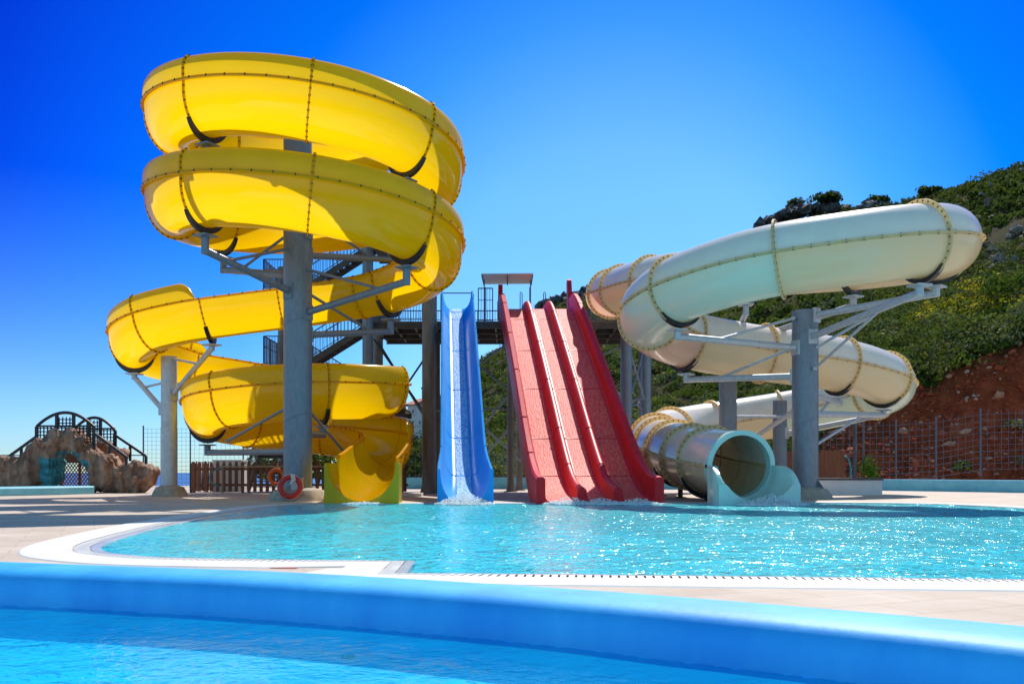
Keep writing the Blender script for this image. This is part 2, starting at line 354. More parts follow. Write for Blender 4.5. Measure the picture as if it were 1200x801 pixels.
YQ = spline(pts, 0.12, 3); YT, YR, YU = frames(YQ); NY = len(YQ); yS = np.arange(NY) * 0.12

r0 = 0.82
ua = np.linspace(math.pi, 2 * math.pi, 19)
U_in = [(0.90 * math.cos(a), 1.24 + 1.24 * math.sin(a)) for a in ua]
troughP = [(-0.98, 1.25), (-0.99, 1.30), (-0.905, 1.31)] + U_in + [(0.905, 1.31), (0.99, 1.30), (0.98, 1.25)]
extP = [(0.925, 1.27), (0.93, 1.36), (0.945, 1.48), (0.955, 1.60), (0.95, 1.72), (0.925, 1.83), (0.87, 1.93), (0.79, 1.985), (0.75, 1.975), (0.74, 1.93)]
yellow = thing('spiral_slide', (-4.45, 28.7, 0), 'tall yellow open spiral slide winding round a grey column above the pool', 'water slide')
mb = MB(); mb.grid(place(YQ, YR, YU, np.arange(NY), troughP)); mb.build('trough', M['yellow'], yellow, smooth=True, auto=50)

def yi(p): return nearest(YQ, p)
def yi3(th): return nearest(YQ, (HC[0] + HR * math.cos(R(th)), HC[1] + HR * math.sin(R(th)), 10.35 - 2.6 * (th - 270) / 360))
walls = [(3, yi3(778), 1), (yi((-11.0, 34.2, 5.75)), yi((-12.6, 39.0, 4.35)), -1), (yi((-5.0, 37.6, 3.13)), yi((-4.75, 35.0, 0.8)), -1)]
for a, b, sgn in walls:
    idx = np.arange(a, b)
    P = np.asarray(extP) * np.array([sgn, 1])
    V = place(YQ, YR, YU, idx, P)
    n = len(idx); e = np.minimum(np.arange(n), np.arange(n)[::-1]) * 0.12
    h = np.sqrt(np.clip(1 - (1 - np.clip(e / 0.45, 0, 1)) ** 2, 0.03, 1))
    base = V[:, :1]; V = base + (V - base) * h[:, None, None]
    mb = MB(); mb.grid(V); mb.build('splash_wall', M['yellow_wall'], yellow, smooth=True, auto=50)
def has_wall(i):
    for a, b, sgn in walls:
        if a + 3 <= i < b - 3: return sgn
    return 0
# seam strip with bolts along both rims
mb = MB()
for sgn in (-1, 1):
    V = place(YQ, YR, YU, np.arange(NY), [(sgn * 0.90, 1.285), (sgn * 1.0, 1.285), (sgn * 1.0, 1.33), (sgn * 0.90, 1.33)]); mb.grid(V, closed_u=True)
    for i in range(2, NY, 4):
        c = YQ[i] + YR[i] * sgn * 1.0 + YU[i] * 1.31
        mb.box(c, (0.03, 0.03, 0.06), 1, rot=np.stack([YT[i], YR[i], YU[i]], axis=1))
mb.build('rim_seam', [M['yellow_rim'], M['bolt']], yellow, smooth=True, auto=40)

def ring_fin(mb, Q, T, Rt, U, i, prof, nrm, h=0.065, th=0.04, closed=False, bolts=None, mi=0, bi=1):
    prof = np.asarray(prof); nrm = np.asarray(nrm)
    W = lambda P, s: Q[i] + T[i] * s + np.outer(P[:, 0], Rt[i]) + np.outer(P[:, 1], U[i])
    i_, o_ = prof - nrm * 0.01, prof + nrm * h
    V = np.stack([W(i_, -th / 2), W(o_, -th / 2), W(o_, th / 2), W(i_, th / 2)], axis=1)
    if closed: V = np.concatenate([V, V[:1]], axis=0)
    mb.grid(V, mi, closed_u=True)
    if bolts:
        seg = np.linalg.norm(np.diff(prof, axis=0), axis=1); d = np.r_[0, np.cumsum(seg)]
        for s in np.arange(bolts / 2, d[-1], bolts):
            p = np.array([np.interp(s, d, prof[:, 0] + nrm[:, 0] * h * 0.55), np.interp(s, d, prof[:, 1] + nrm[:, 1] * h * 0.55)])
            c = Q[i] + Rt[i] * p[0] + U[i] * p[1]
            mb.box(c, (th + 0.03, 0.036, 0.036), bi, rot=np.stack([T[i], Rt[i], U[i]], axis=1))
Uprof = np.array([(-0.90, 1.29)] + U_in + [(0.90, 1.29)])
Un = np.gradient(Uprof, axis=0); Un = np.stack([Un[:, 1], -Un[:, 0]], axis=1); Un /= np.linalg.norm(Un, axis=1)[:, None]
Ep = np.array(extP[1:8]); En = np.gradient(Ep, axis=0); En = np.stack([En[:, 1], -En[:, 0]], axis=1); En /= np.linalg.norm(En, axis=1)[:, None]

ring_ids = []
for k in range(-4, 12):
    th = 282 + 45 * k
    if th > 58: ring_ids.append((yi3(th), th))
for p in [(-5.4, 34.4, 6.55), (-8.3, 34.55, 6.18), (-10.95, 34.2, 5.76), (-13.0, 34.5, 5.36), (-14.6, 36.2, 4.9), (-13.3, 38.6, 4.5), (-11.2, 39.6, 4.14), (-8.6, 40.8, 3.77),
          (-5.9, 39.9, 3.4), (-5.15, 37.0, 3.05), (-6.9, 34.35, 2.85), (-10.2, 34.4, 2.55), (-12.05, 37.0, 2.25), (-11.2, 39.7, 1.98), (-8.2, 40.9, 1.66), (-5.6, 39.3, 1.3), (-4.8, 36.4, 0.94), (-4.65, 33.2, 0.56), (-4.52, 30.6, 0.24)]:
    ring_ids.append((yi(p), None))
for i, th in ring_ids:
    mb = MB(); ring_fin(mb, YQ, YT, YR, YU, i, Uprof, Un, bolts=0.19)
    sgn = has_wall(i)
    if sgn:
        P = Ep * np.array([sgn, 1]); N = En * np.array([sgn, 1])
        ring_fin(mb, YQ, YT, YR, YU, i, P, N, h=0.05, th=0.05, bolts=0.15)
    mb.build('joint_flange', [M['yellow_rim'], M['bolt']], yellow, smooth=True, auto=40)

def bulkhead(mb, Q, T, Rt, U, prof, topz, half, zbot, length, drop, th=0.05, flare=0.0):
    """slide mouth: a block with the trough cut out of it, its top edge falling away to the front"""
    n = 12; S = np.linspace(0, length, n); p0 = Q[-1]; t = T[-1].copy(); t[2] = 0; t /= np.linalg.norm(t); r = Rt[-1]
    rows = []
    for s in S:
        hmax = topz - drop * sm(0.15, 1.0, s / length)
        inner = [(x * (1 + flare * float(sm(0, 1, s / length))), min(v, hmax)) for x, v in prof]
        k = len(inner)
        prof2 = [(-half, zbot), (-half, hmax + 0.0), (-half + th * 0.5, hmax + 0.015)] + inner + [(half - th * 0.5, hmax + 0.015), (half, hmax), (half, zbot)]
        rows.append([p0 + t * s + r * x + np.array([0, 0, v]) for x, v in prof2])
    return np.array(rows)
# yellow mouth: olive block, yellow liner
inner = [(-0.86, 1.14)] + [(0.86 * math.cos(a), 1.10 + 1.09 * math.sin(a)) for a in np.linspace(math.pi, 2 * math.pi, 25)] + [(0.86, 1.14)]
rows = bulkhead(None, YQ, YT, YR, YU, inner, 1.12, 1.08, -0.32, 1.35, 0.0, flare=0.16)
k = len(inner); mb = MB()
front = rows[-1]; liner = rows[:, 3:3 + k]
mb.grid(rows[:, :4]); mb.grid(rows[:, 2 + k:])
for j in range(k - 1):
    a, b = front[3 + j], front[4 + j]
    mb.add([a, b, (b[0], b[1], -0.32), (a[0], a[1], -0.32)], [(0, 3, 2, 1)])
for sgn, (i0, i1, i2) in ((-1, (0, 2, 3)), (1, (-1, -3, -4))):
    a, b, c = front[i0], front[i1], front[i2]
    mb.add([a, front[i0 + (1 if sgn < 0 else -1)], b, c, (c[0], c[1], -0.32)], [(0, 1, 2, 3, 4)])
back = rows[0]
for j in (0, len(back) - 2):
    pass
mb.build('mouth_block', M['olive'], yellow)
lv = liner.copy(); lv[:, :, 2] += 0.006
mb = MB(); mb.grid(lv); mb.build('mouth_liner', M['yellow'], yellow, smooth=True, auto=50)

# ================================================================== supports
def column(name, x, y, z0, z1, r, m, label, group=None, plinth=True):
    c = thing(name, (x, y, 0), label, 'steel column', group)
    mb = MB(); mb.cyl((x, y, z0), (x, y, z1), r, 28); mb.build('pole', m, c, smooth=True, auto=40)
    if z1 > 4:
        mb = MB()
        for zw in np.arange(2.7, z1 - .6, 3.1):
            A_ = np.linspace(0, 2 * math.pi, 28, endpoint=False); mb.tube([(x + r * math.cos(a), y + r * math.sin(a), zw + 0.35 * r * math.cos(a)) for a in A_], 0.014, 5, closed=True)
        mb.build('weld_seam', m, c, smooth=True)
    if plinth:
        mb = MB(); s = r * 1.75
        prof = [(s * 1.25, 0.0), (s * 1.2, 0.12), (s * 0.98, 0.34), (r * 1.03, 0.42)]
        V = [[(x + a * math.cos(t) * (1 + 0.06 * math.sin(5 * t)), y + a * math.sin(t) * (1 + 0.06 * math.sin(5 * t)), z) for t in np.linspace(0, 2 * math.pi, 20, endpoint=False)] for a, z in prof]
        mb.grid(V, closed_u=True); mb.build('plinth', M['concrete'], c, smooth=True, auto=35)
    return c
def arm(c, x, y, r, zc, tip, stub, m, th=0.11, sad=None):
    """arm from the column face at height zc to below tip, then an upright stub and a bracket plate"""
    d = np.array([tip[0] - x, tip[1] - y]); d /= np.linalg.norm(d)
    p = np.array([x + d[0] * r * 0.95, y + d[1] * r * 0.95, zc]); q = np.array([tip[0], tip[1], tip[2] - stub])
    mb = MB(); mb.cyl(p, q, th, 14); mb.cyl(q - np.array([0, 0, th * 0.9]), (tip[0], tip[1], tip[2]), th * 1.05, 14)
    mb.box(p, (0.12, 0.36, 0.5), 0, rot=[[d[0], -d[1], 0], [d[1], d[0], 0], [0, 0, 1]])
    mb.box((tip[0], tip[1], tip[2]), (0.5, 0.5, 0.05), 0, rot=[[d[0], -d[1], 0], [d[1], d[0], 0], [0, 0, 1]])
    return mb.build('arm', m, c, smooth=True, auto=35)
def strut(c, p, q, r, m):
    mb = MB(); mb.cyl(p, q, r, 10)
    for e in (p, q): mb.cyl(np.array(e) - (0, 0, 0.05), np.array(e) + (0, 0, 0.05), r * 1.6, 8)
    mb.build('strut', m, c, smooth=True, auto=35)
def saddle(c, Q, T, Rt, U, i, a0=40, rad=None, cz=None, ti=0.03, to=0.16):
    """black crescent cradle under a joint"""
    rad = r0 if rad is None else rad; cz = r0 if cz is None else cz
    A = np.linspace(R(270 - a0), R(270 + a0), 15); mb = MB(); rows = []
    for a in A:
        k = abs(a - R(270)) / R(a0); t_out = to * (1 - 0.75 * k ** 2)
        row = []
        for rr, s in ((rad + ti, -0.09), (rad + ti + t_out, -0.09), (rad + ti + t_out, 0.09), (rad + ti, 0.09)):
            row.append(Q[i] + Rt[i] * rr * math.cos(a) + U[i] * (cz + rr * math.sin(a)) + T[i] * s)
        rows.append(row)
    if rad == r0:
        rows = []
        for a in np.linspace(R(270 - a0 * 1.15), R(270 + a0 * 1.15), 15):
            k = abs(a - R(270)) / R(a0 * 1.15); px_, py_ = 0.9 * math.cos(a), 1.24 + 1.24 * math.sin(a); nx_, ny_ = math.cos(a) / 0.9, math.sin(a) / 1.24; L_ = math.hypot(nx_, ny_); nx_ /= L_; ny_ /= L_
            rows.append([Q[i] + Rt[i] * (px_ + nx_ * o_) + U[i] * (py_ + ny_ * o_) + T[i] * s for o_, s in ((ti, -.07), (ti + to * (1 - .75 * k * k), -.07), (ti + to * (1 - .75 * k * k), .07), (ti, .07))])
    mb.grid(rows, closed_u=True)
    mb.add(rows[0], [(0, 1, 2, 3)]); mb.add(rows[-1], [(3, 2, 1, 0)])
    mb.build('saddle', M['saddle'], c)

CX, CY = -6.96, 30.5
main = column('support_column', CX, CY, 0, 12.35, 0.455, M['steel'], 'thick grey steel column inside the yellow spiral with a red life ring at its foot')
for i, th in ring_ids:
    if th is None: continue
    if (th - 237) % 90 != 0: continue
    z = YQ[i][2]; tip = (YQ[i][0], YQ[i][1], z - 0.26)
    ph = th % 360
    zc = z - 0.26 - 0.55 - 0.45
    ar = arm(main, CX, CY, 0.455, zc, tip, 0.42, M['steel'])
    saddle(ar, YQ, YT, YR, YU, i)
    d = np.array([tip[0] - CX, tip[1] - CY])
    strut(main, (CX + d[0] * 0.11, CY + d[1] * 0.11, zc + 1.35), (CX + d[0] * 0.8, CY + d[1] * 0.8, zc + 0.42), 0.05, M['steel'])
for p, zc in (((-12.05, 37.0, 2.25), 1.6), ((-6.9, 34.35, 2.85), 2.2)):
    i = yi(p); tip = YQ[i] - np.array([0, 0, 0.26]); ar = arm(main, CX, CY, 0.455, zc, tip, 0.3, M['steel'], 0.12); saddle(ar, YQ, YT, YR, YU, i)
strut(main, (CX - 0.3, CY + 0.3, 3.1), (-10.2, 33.7, 2.05), 0.05, M['steel'])
strut(main, (CX + 0.25, CY + 0.3, 3.0), (-5.78, 34.3, 1.25), 0.05, M['steel'])

LX, LY = -13.15, 36.0
left = column('support_column', LX, LY, 0, 5.35, 0.30, M['steel_pale'], 'slim pale grey column carrying the outermost left bend of the yellow slide')
for p, zc in (((-14.6, 36.2, 4.9), 3.35), ((-10.95, 34.2, 5.76), 3.9)):
    i = yi(p); tip = YQ[i] - np.array([0, 0, 0.22])
    ar = arm(left, LX, LY, 0.3, zc, tip, 0.12, M['steel_pale'], 0.1); saddle(ar, YQ, YT, YR, YU, i)
    d = tip - np.array([LX, LY, 0]); strut(left, (LX, LY, tip[2] - 0.25 if zc > 3.5 else 4.4), (LX + d[0] * 0.7, LY + d[1] * 0.7, zc + (tip[2] - zc) * 0.62), 0.045, M['steel_pale'])
strut(left, (LX + 0.2, LY + 0.2, 4.3), (-10.9, 39.6, 3.85), 0.05, M['steel_pale'])

# ================================================================== WHITE TUBE SLIDE
wp = [(4.45, 44.0, 9.2), (4.95, 42.0, 9.05), (5.9, 39.0, 8.8), (7.8, 36.2, 8.55), (9.8, 34.0, 8.38), (11.9, 32.3, 8.25), (13.1, 30.3, 8.08), (13.15, 28.5, 7.9), (12.1, 27.25, 7.65), (10.4, 26.95, 7.42),
      (7.85, 27.5, 7.15), (6.4, 28.6, 6.96), (5.2, 30.2, 6.72), (4.72, 32.1, 6.42), (5.3, 33.9, 6.08), (6.8, 35.0, 5.78), (9, 35.8, 5.52), (11, 36.35, 5.33), (12.95, 37, 5.13), (15.0, 38.3, 4.82), (16.2, 40.3, 4.56),
      (15.6, 42.5, 4.22), (13.6, 43.7, 3.78), (11, 43.9, 3.36), (8.5, 43.2, 2.97), (6.8, 41.3, 2.6), (5.95, 38.8, 2.26), (5.8, 36.5, 1.93), (5.95, 34.5, 1.72), (6.2, 32, 1.42), (6.5, 30, 1.25), (6.85, 28.1, 1.1)]
WQ = spline(wp, 0.14, 3); WT, WR, WU = frames(WQ); NW = len(WQ); TR = 1.05
tube = thing('tube_slide', (6.85, 27.95, 0), 'white and cream enclosed tube slide coiling down on the right of the pool', 'water slide')
up = [(TR * math.cos(a), TR * math.sin(a)) for a in np.linspace(0, math.pi, 21)]
lo = [(TR * math.cos(a), TR * math.sin(a)) for a in np.linspace(math.pi, 2 * math.pi, 21)]
mb = MB(); mb.grid(place(WQ, WR, WU, np.arange(NW), up)); mb.m = [1 if k // 20 > NW - 72 else 0 for k in range(len(mb.m))]; mb.build('upper_shell', [M['white'], M['white_shaded']], tube, smooth=True)
marks = [((4.55, 43.5, 9.15), 2), ((4.95, 42.0, 9.03), 0), ((5.8, 39.2, 8.8), 0), ((8.6, 34.9, 8.45), 0), ((11.7, 32.4, 8.25), 0), ((13.25, 29.3, 7.98), 0), ((11.75, 27.15, 7.6), 0), ((7.85, 27.5, 7.15), 1), ((5.3, 30.1, 6.74), 1),
         ((4.8, 32.8, 6.3), 2), ((6.5, 34.85, 5.83), 0), ((9.6, 35.98, 5.46), 0), ((12.95, 37, 5.13), 0), ((15.3, 38.6, 4.77), 3), ((16.0, 41.6, 4.38), 1), ((12.6, 43.85, 3.6), 0), ((9.3, 43.5, 3.1), 1), ((7.05, 41.7, 2.66), 0),
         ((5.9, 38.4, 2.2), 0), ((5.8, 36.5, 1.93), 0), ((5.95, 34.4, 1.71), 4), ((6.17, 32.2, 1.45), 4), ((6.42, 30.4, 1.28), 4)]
mi = np.zeros(NW, int); ids = [nearest(WQ, p) for p, _ in marks]
for (p, c), i in zip(marks, ids): mi[i:] = c
mb = MB(); mb.grid(place(WQ, WR, WU, np.arange(NW), lo), mis=list(mi))
mb.build('lower_shell', [M['cream'], M['mint'], M['peach'], M['mint'], M['cream_shaded']], tube, smooth=True)
mb = MB()
for sgn in (-1, 1):
    a, b = sgn * (TR - 0.01), sgn * (TR + 0.085)
    mb.grid(place(WQ, WR, WU, np.arange(NW), [(a, -0.035), (b, -0.035), (b, 0.035), (a, 0.035)]), closed_u=True)
    for i in range(1, NW, 3):
        c = WQ[i] + WR[i] * sgn * (TR + 0.055)
        mb.box(c - WU[i] * 0.0, (0.04, 0.04, 0.10), 1, rot=np.stack([WT[i], WR[i], WU[i]], axis=1))
mb.build('side_seam', [M['tan_flange'], M['bolt']], tube, smooth=True, auto=40)
ca = np.linspace(0, 2 * math.pi, 48); Cp = np.stack([TR * np.cos(ca), TR * np.sin(ca)], axis=1); Cn = Cp / TR
for i in ids:
    mb = MB(); ring_fin(mb, WQ, WT, WR, WU, i, Cp, Cn, h=0.125, th=0.06, bolts=0.185); mb.build('joint_flange', [M['tan_flange'], M['bolt']], tube, smooth=True, auto=40)
# ring at the mouth
mb = MB(); i = NW - 1
W = lambda r_, s: WQ[i] + WT[i] * s + np.outer(np.cos(ca) * r_, WR[i]) + np.outer(np.sin(ca) * r_, WU[i])
mb.grid(np.stack([W(TR - 0.12, -0.25), W(TR - 0.12, 0.05), W(TR + 0.03, 0.05), W(TR + 0.03, -0.25)], axis=1), closed_u=True)
mb.build('mouth_ring', M['aqua'], tube, smooth=True, auto=40)
# mouth: half pipe let into a block with rounded upper corners
inner = [(-0.95, 1.12)] + [(0.95 * math.cos(a), 1.02 + 0.95 * math.sin(a)) for a in np.linspace(math.pi, 2 * math.pi, 29)] + [(0.95, 1.12)]
t = WT[-1].copy(); t[2] = 0; t /= np.linalg.norm(t); r = WR[-1]; p0 = WQ[-1] + t * 0.05; p0 = np.array([p0[0], p0[1], 0.0])
rows = []
for s_ in np.linspace(0, 1.25, 16):
    u = s_ / 1.25; top = 1.12 - 0.55 * max(0, (u - 0.2) / 0.8) ** 2.4; half = 1.08 + 0.17 * float(sm(0, 0.8, u))
    inn = [(x * (1 + 0.2 * float(sm(0.2, 1, u))), min(z, top)) for x, z in inner]
    o = [(-half, -0.3), (-half, top - 0.03), (-half + 0.03, top)] + inn + [(half - 0.03, top), (half, top - 0.03), (half, -0.3)]
    rows.append([p0 + t * s_ + r * x + np.array([0, 0, z]) for x, z in o])
rows = np.array(rows); mb = MB(); mb.grid(rows); fr = rows[-1]; nn = len(fr)
for j in range(1, nn - 2):
    a, b = fr[j], fr[j + 1]; mb.add([a, b, (b[0], b[1], -0.3), (a[0], a[1], -0.3)], [(0, 3, 2, 1)])
mb.build('mouth_block', M['aqua'], tube, smooth=True, auto=35)

WX, WY = 10.15, 32.5
wmain = column('support_column', WX, WY, 0, 6.5, 0.445, M['steel'], 'thick blue grey column under the white tube beside the low white block')
mb = MB()
for k in range(4):
    a = R(45 + 90 * k); mb.add([(WX + 0.42 * math.cos(a), WY + 0.42 * math.sin(a), 0), (WX + 0.95 * math.cos(a), WY + 0.95 * math.sin(a), 0), (WX + 0.42 * math.cos(a), WY + 0.42 * math.sin(a), 0.7),
                                (WX + 0.42 * math.cos(a) + 0.03, WY + 0.42 * math.sin(a), 0), (WX + 0.95 * math.cos(a) + 0.03, WY + 0.95 * math.sin(a), 0), (WX + 0.42 * math.cos(a) + 0.03, WY + 0.42 * math.sin(a), 0.7)],
                               [(0, 1, 2), (5, 4, 3), (0, 3, 4, 1), (1, 4, 5, 2), (2, 5, 3, 0)])
mb.build('base_fin', M['steel'], wmain)
def wtip(p): i = nearest(WQ, p); return i, WQ[i] - np.array([0, 0, TR + 0.24])
for p, zc in (((11.75, 27.15, 7.6), 5.55), ((5.3, 30.1, 6.74), 5.2), ((6.5, 34.85, 5.83), 4.25), ((12.95, 37, 5.13), 3.7), ((15.3, 38.6, 4.77), 2.95), ((13.25, 29.3, 7.98), 6.3)):
    i, tip = wtip(p); ar = arm(wmain, WX, WY, 0.445, zc if zc < tip[2] else tip[2] - 0.2, tip, 0.2, M['steel_pale'], 0.115); saddle(ar, WQ, WT, WR, WU, i, 42, TR, 0.0, 0.04, 0.13)
    d = tip - np.array([WX, WY, 0])
    strut(wmain, (WX + d[0] * .1, WY + d[1] * .1, zc - 1.1 if p[0] > 9 else zc + 1.0), (WX + d[0] * 0.72, WY + d[1] * 0.72, zc + (tip[2] - .2 - zc) * 0.72), 0.05, M['steel_pale'])
for px, y, ztop, r_, lab in ((853, 38.6, 6.3, 0.36, 'grey column standing behind the outlet end of the white tube'), (914, 40.5, 4.0, 0.30, 'short grey column half hidden behind the thick blue grey one')):
    x = (px - 600) * y / F
    c = column('support_column', x, y, 0, ztop, r_, M['steel'], lab, plinth=False)
    mb = MB(); mb.box((x, y, 0.02), (1.0, 1.0, 0.04)); mb.build('base_plate', M['steel'], c)
    if px == 853:
        for p, zc in (((8.6, 34.9, 8.45), 6.0), ((11.7, 32.4, 8.25), 6.1)):
            i, tip = wtip(p); ar = arm(c, x, y, r_, zc, tip, 0.3, M['steel_pale'], 0.11); saddle(ar, WQ, WT, WR, WU, i, 42, TR, 0.0, 0.04, 0.13)
        strut(c, (x + .2, y - .3, 1.8), (10.0, 33.2, 3.1), 0.09, M['steel_pale']); strut(c, (x + .3, y, 3.2), (12.4, 40.4, 3.3), 0.07, M['steel_pale'])
    else:
        for p, zc in (((12.6, 43.85, 3.6), 1.9), ((15.3, 38.6, 4.77), 2.6)):
            i, tip = wtip(p); arm(c, x, y, r_, zc, tip, 0.2, M['steel_pale'], 0.10)
# outlet cradles on the deck
for p in ((6.42, 30.4, 1.38), (6.0, 33.6, 1.65), (5.8, 36.5, 1.93)):
    i, tip = wtip(p); c = thing('slide_cradle', (tip[0], tip[1], 0), 'black crescent cradle under the outlet run of the white tube', 'bracket', 'black cradles under the white tube outlet')
    if len([o for o in bpy.data.objects if o.name.startswith('slide_cradle')]) == 1: c['label'] = 'black crescent cradle under the white tube, nearest its open mouth'
    elif p[0] == 6.0: c['label'] = 'black crescent cradle under the white tube, second back from its mouth'
    else: c['label'] = 'black crescent cradle under the white tube, deepest in its shade'
    saddle(c, WQ, WT, WR, WU, i, 62, TR, 0.0, 0.04, 0.16)
    mb = MB(); mb.cyl((tip[0], tip[1], 0), (tip[0], tip[1], max(0.12, tip[2])), 0.09, 10); mb.box((tip[0], tip[1], 0.02), (0.35, 0.35, 0.04)); mb.build('leg', M['saddle'], c)

# ================================================================== BLUE AND RED SLIDES
def chute(Yz, axis, prof_fn, n=150):
    """rows of cross-sections along Y; prof_fn(Y) -> (u, v) closed outline"""
    Yz = np.array(Yz)[::-1]; Q = spline(np.stack([axis(Yz[:, 0]), Yz[:, 0], Yz[:, 1]], axis=1), 0.15, 3)
    T = np.gradient(Q, axis=0); T /= np.linalg.norm(T, axis=1)[:, None]
    rows = []
    for q in Q: rows.append([(q[0] + u, q[1], q[2] + v) for u, v in prof_fn(q[1])])
    return Q, np.array(rows)
SP = [(46.6, 8.86), (45.8, 8.85), (44.9, 8.72), (43.4, 8.1), (40, 6.25), (36, 3.98), (33, 2.22), (31.3, 1.25), (29.9, 0.56), (28.7, 0.2), (27.35, 0.06)]
# blue
bax = lambda Y: -1.36 + (np.asarray(Y) - 27.4) * (-1.25 / 17.2)
def bprof(Y):
    f = float(sm(30.6, 28.6, Y)); h = 0.98 * float(sm(45.9, 44.2, Y)) + 0.3 * (1 - float(sm(45.9, 44.2, Y))); hw = 0.745 + 0.075 * f; fl = 0.22 + 0.03 * f
    h = h - 0.02 * f; ang = np.linspace(0, math.pi / 2, 9)
    iw = hw - 0.09
    right = [(fl + (iw - fl) * math.sin(a), (h - 0.06) * (1 - math.cos(a))) for a in ang]
    outer_b = -0.16 - 0.3 * f
    P = [(-hw, outer_b), (-hw, h - 0.02), (-hw + 0.02, h), (-iw - 0.02, h)] + [(-x, z) for x, z in right[::-1]] + right + [(iw + 0.02, h), (hw - 0.02, h), (hw, h - 0.02), (hw, outer_b)]
    return P
blue = thing('body_slide', (-1.36, 27.35, 0), 'narrow steep blue slide with one deep lane of running water', 'water slide')
BQ, rows = chute(SP, bax, bprof)
mb = MB(); mb.grid(rows, closed_u=True); mb.add(rows[0], [tuple(range(rows.shape[1]))]); mb.add(rows[-1], [tuple(range(rows.shape[1]))[::-1]])
mb.build('chute', M['blue'], blue, smooth=True, auto=32)
mb = MB()
V = []
for q in BQ:
    jig = 0.012 * math.sin(q[1] * 1.1) + 0.006 * math.sin(q[1] * 3.3 + 1); a = 0.235
    V.append([(q[0] + u + (jig if abs(u) > 0.1 else 0), q[1], q[2] + 0.014) for u in np.linspace(-a, a, 9)])
mb.grid(V); mb.build('running_water', M['blueflow'], blue, smooth=True)
# red
rax = lambda Y: 2.57 + (np.asarray(Y) - 27.4) * (-1.40 / 18.6)
def rprof(Y):
    e = float(sm(46.4, 44.6, Y)); f = float(sm(30.0, 27.8, Y))
    h = 0.78 * e + 0.55 * (1 - e) - 0.06 * f; dv = 0.42 * e + 0.30 * (1 - e); W_ = 1.86
    fil = lambda x0, x1, z: [(x0 + (x1 - x0) * t, z * (1 - math.sqrt(max(0, 1 - (t) ** 2)))) for t in np.linspace(0, 1, 6)]
    P = [(-W_, -0.35), (-W_, h - 0.05), (-W_ + 0.06, h), (-1.66, h), (-1.60, h - 0.06)]
    P += [(-1.60 + 0.0, 0.22), (-1.585, 0.10), (-1.54, 0.03), (-1.45, 0.0)]
    P += [(-0.80, 0.0), (-0.72, 0.03), (-0.68, 0.10), (-0.665, 0.22), (-0.65, dv - 0.08), (-0.60, dv - 0.02), (-0.55, dv), (-0.51, dv), (-0.45, dv - 0.02), (-0.40, dv - 0.08), (-0.385, 0.22), (-0.37, 0.10), (-0.33, 0.03), (-0.25, 0.0)]
    return P + [(-x, z) for x, z in P[::-1]]
red = thing('racing_slide', (2.57, 27.35, 0), 'wide red slide with three side by side lanes and raised dividers', 'water slide')
RQ, rows = chute([(y, z) for y, z in SP], rax, rprof)
mb = MB(); mb.grid(rows, closed_u=True); mb.add(rows[0], [tuple(range(rows.shape[1]))]); mb.add(rows[-1], [tuple(range(rows.shape[1]))[::-1]])
mb.build('chute', M['red'], red, smooth=True, auto=32)
for x0, x1 in ((-1.52, -0.75), (-0.38 + 0.08, 0.30), (0.75, 1.52)):
    mb = MB(); k = len(RQ)
    V = [[(q[0] + u, q[1], q[2] + 0.012) for u in np.linspace(x0, x1, 7)] for q in RQ[:-1] if q[1] < 46.3]
    mb.grid(V); mb.build('running_water', M['redflow'], red, smooth=True)
for sx in (-1, 1):
    mb = MB(); xx = float(rax(46.4)) + sx * 1.72
    prof = [(45.6, 8.55), (47.5, 8.3), (47.5, 10.4 if sx > 0 else 10.15), (47.2, 10.62 if sx > 0 else 10.35), (46.9, 10.5 if sx > 0 else 10.25), (46.1, 9.5)]
    hw = 0.11; v = [(xx - hw, a, b) for a, b in prof] + [(xx + hw, a, b) for a, b in prof]; m_ = len(prof)
    mb.add(v, [tuple(range(m_)), tuple(range(2 * m_ - 1, m_ - 1, -1))] + [(i, m_ + i, m_ + (i + 1) % m_, (i + 1) % m_) for i in range(m_)])
    mb.build('start_fin', M['red'], red)

for th_, Q_, prof_, m_, par in (('red', RQ, rprof, M['red'], red), ('blue', BQ, bprof, M['blue'], blue)):
    for yy in (43.0, 39.6, 36.2, 32.8, 30.4):
        q = Q_[int(np.argmin(abs(Q_[:, 1] - yy)))]; P_ = prof_(q[1])[1:-1]; mb = MB()
        sl = 0.575 if yy > 31.5 else 0.3; d_ = np.array([0, -1, -sl]) / math.hypot(1, sl)
        row = lambda off, up_: [np.array([q[0] + u * (1 + 0.006 * (up_ > 0)), q[1], q[2] + v + up_]) + d_ * off for u, v in P_]
        mb.grid([row(-0.03, 0.0), row(-0.02, 0.022), row(0.02, 0.022), row(0.03, 0.0)])
        mb.build('section_joint', m_, par, smooth=True, auto=40)

# ================================================================== STAIR TOWER
PZ = 8.0
tower = thing('slide_tower', (-1, 46, 0), 'dark steel launch platform on columns with zigzag stairs behind the slides', 'slide tower')
mb = MB(); mb.box((-0.3, 46.7, PZ - 0.05), (12.6, 5.4, 0.08)); mb.build('platform_floor', M['deckplate'], tower)
mb = MB()
for y in (44.0, 45.8, 47.6, 49.4): mb.bar((-6.6, y, PZ - 0.22), (6.0, y, PZ - 0.22), 0.12, 0.26)
for x in np.linspace(-6.5, 5.9, 14): mb.bar((x, 44.0, PZ - 0.185), (x, 49.4, PZ - 0.185), 0.08, 0.18)
mb.build('floor_beams', M['tower'], tower)
def tcol(x, y, z1, r_, m, base=True):
    mb = MB(); mb.cyl((x, y, 0), (x, y, z1), r_, 20)
    if base: mb.cyl((x, y, 0), (x, y, 0.35), r_ * 1.3, 8, r2=r_ * 1.05); mb.box((x, y, 0.02), (r_ * 3.6, r_ * 3.6, 0.04))
    mb.build('column', m, tower, smooth=True, auto=35)
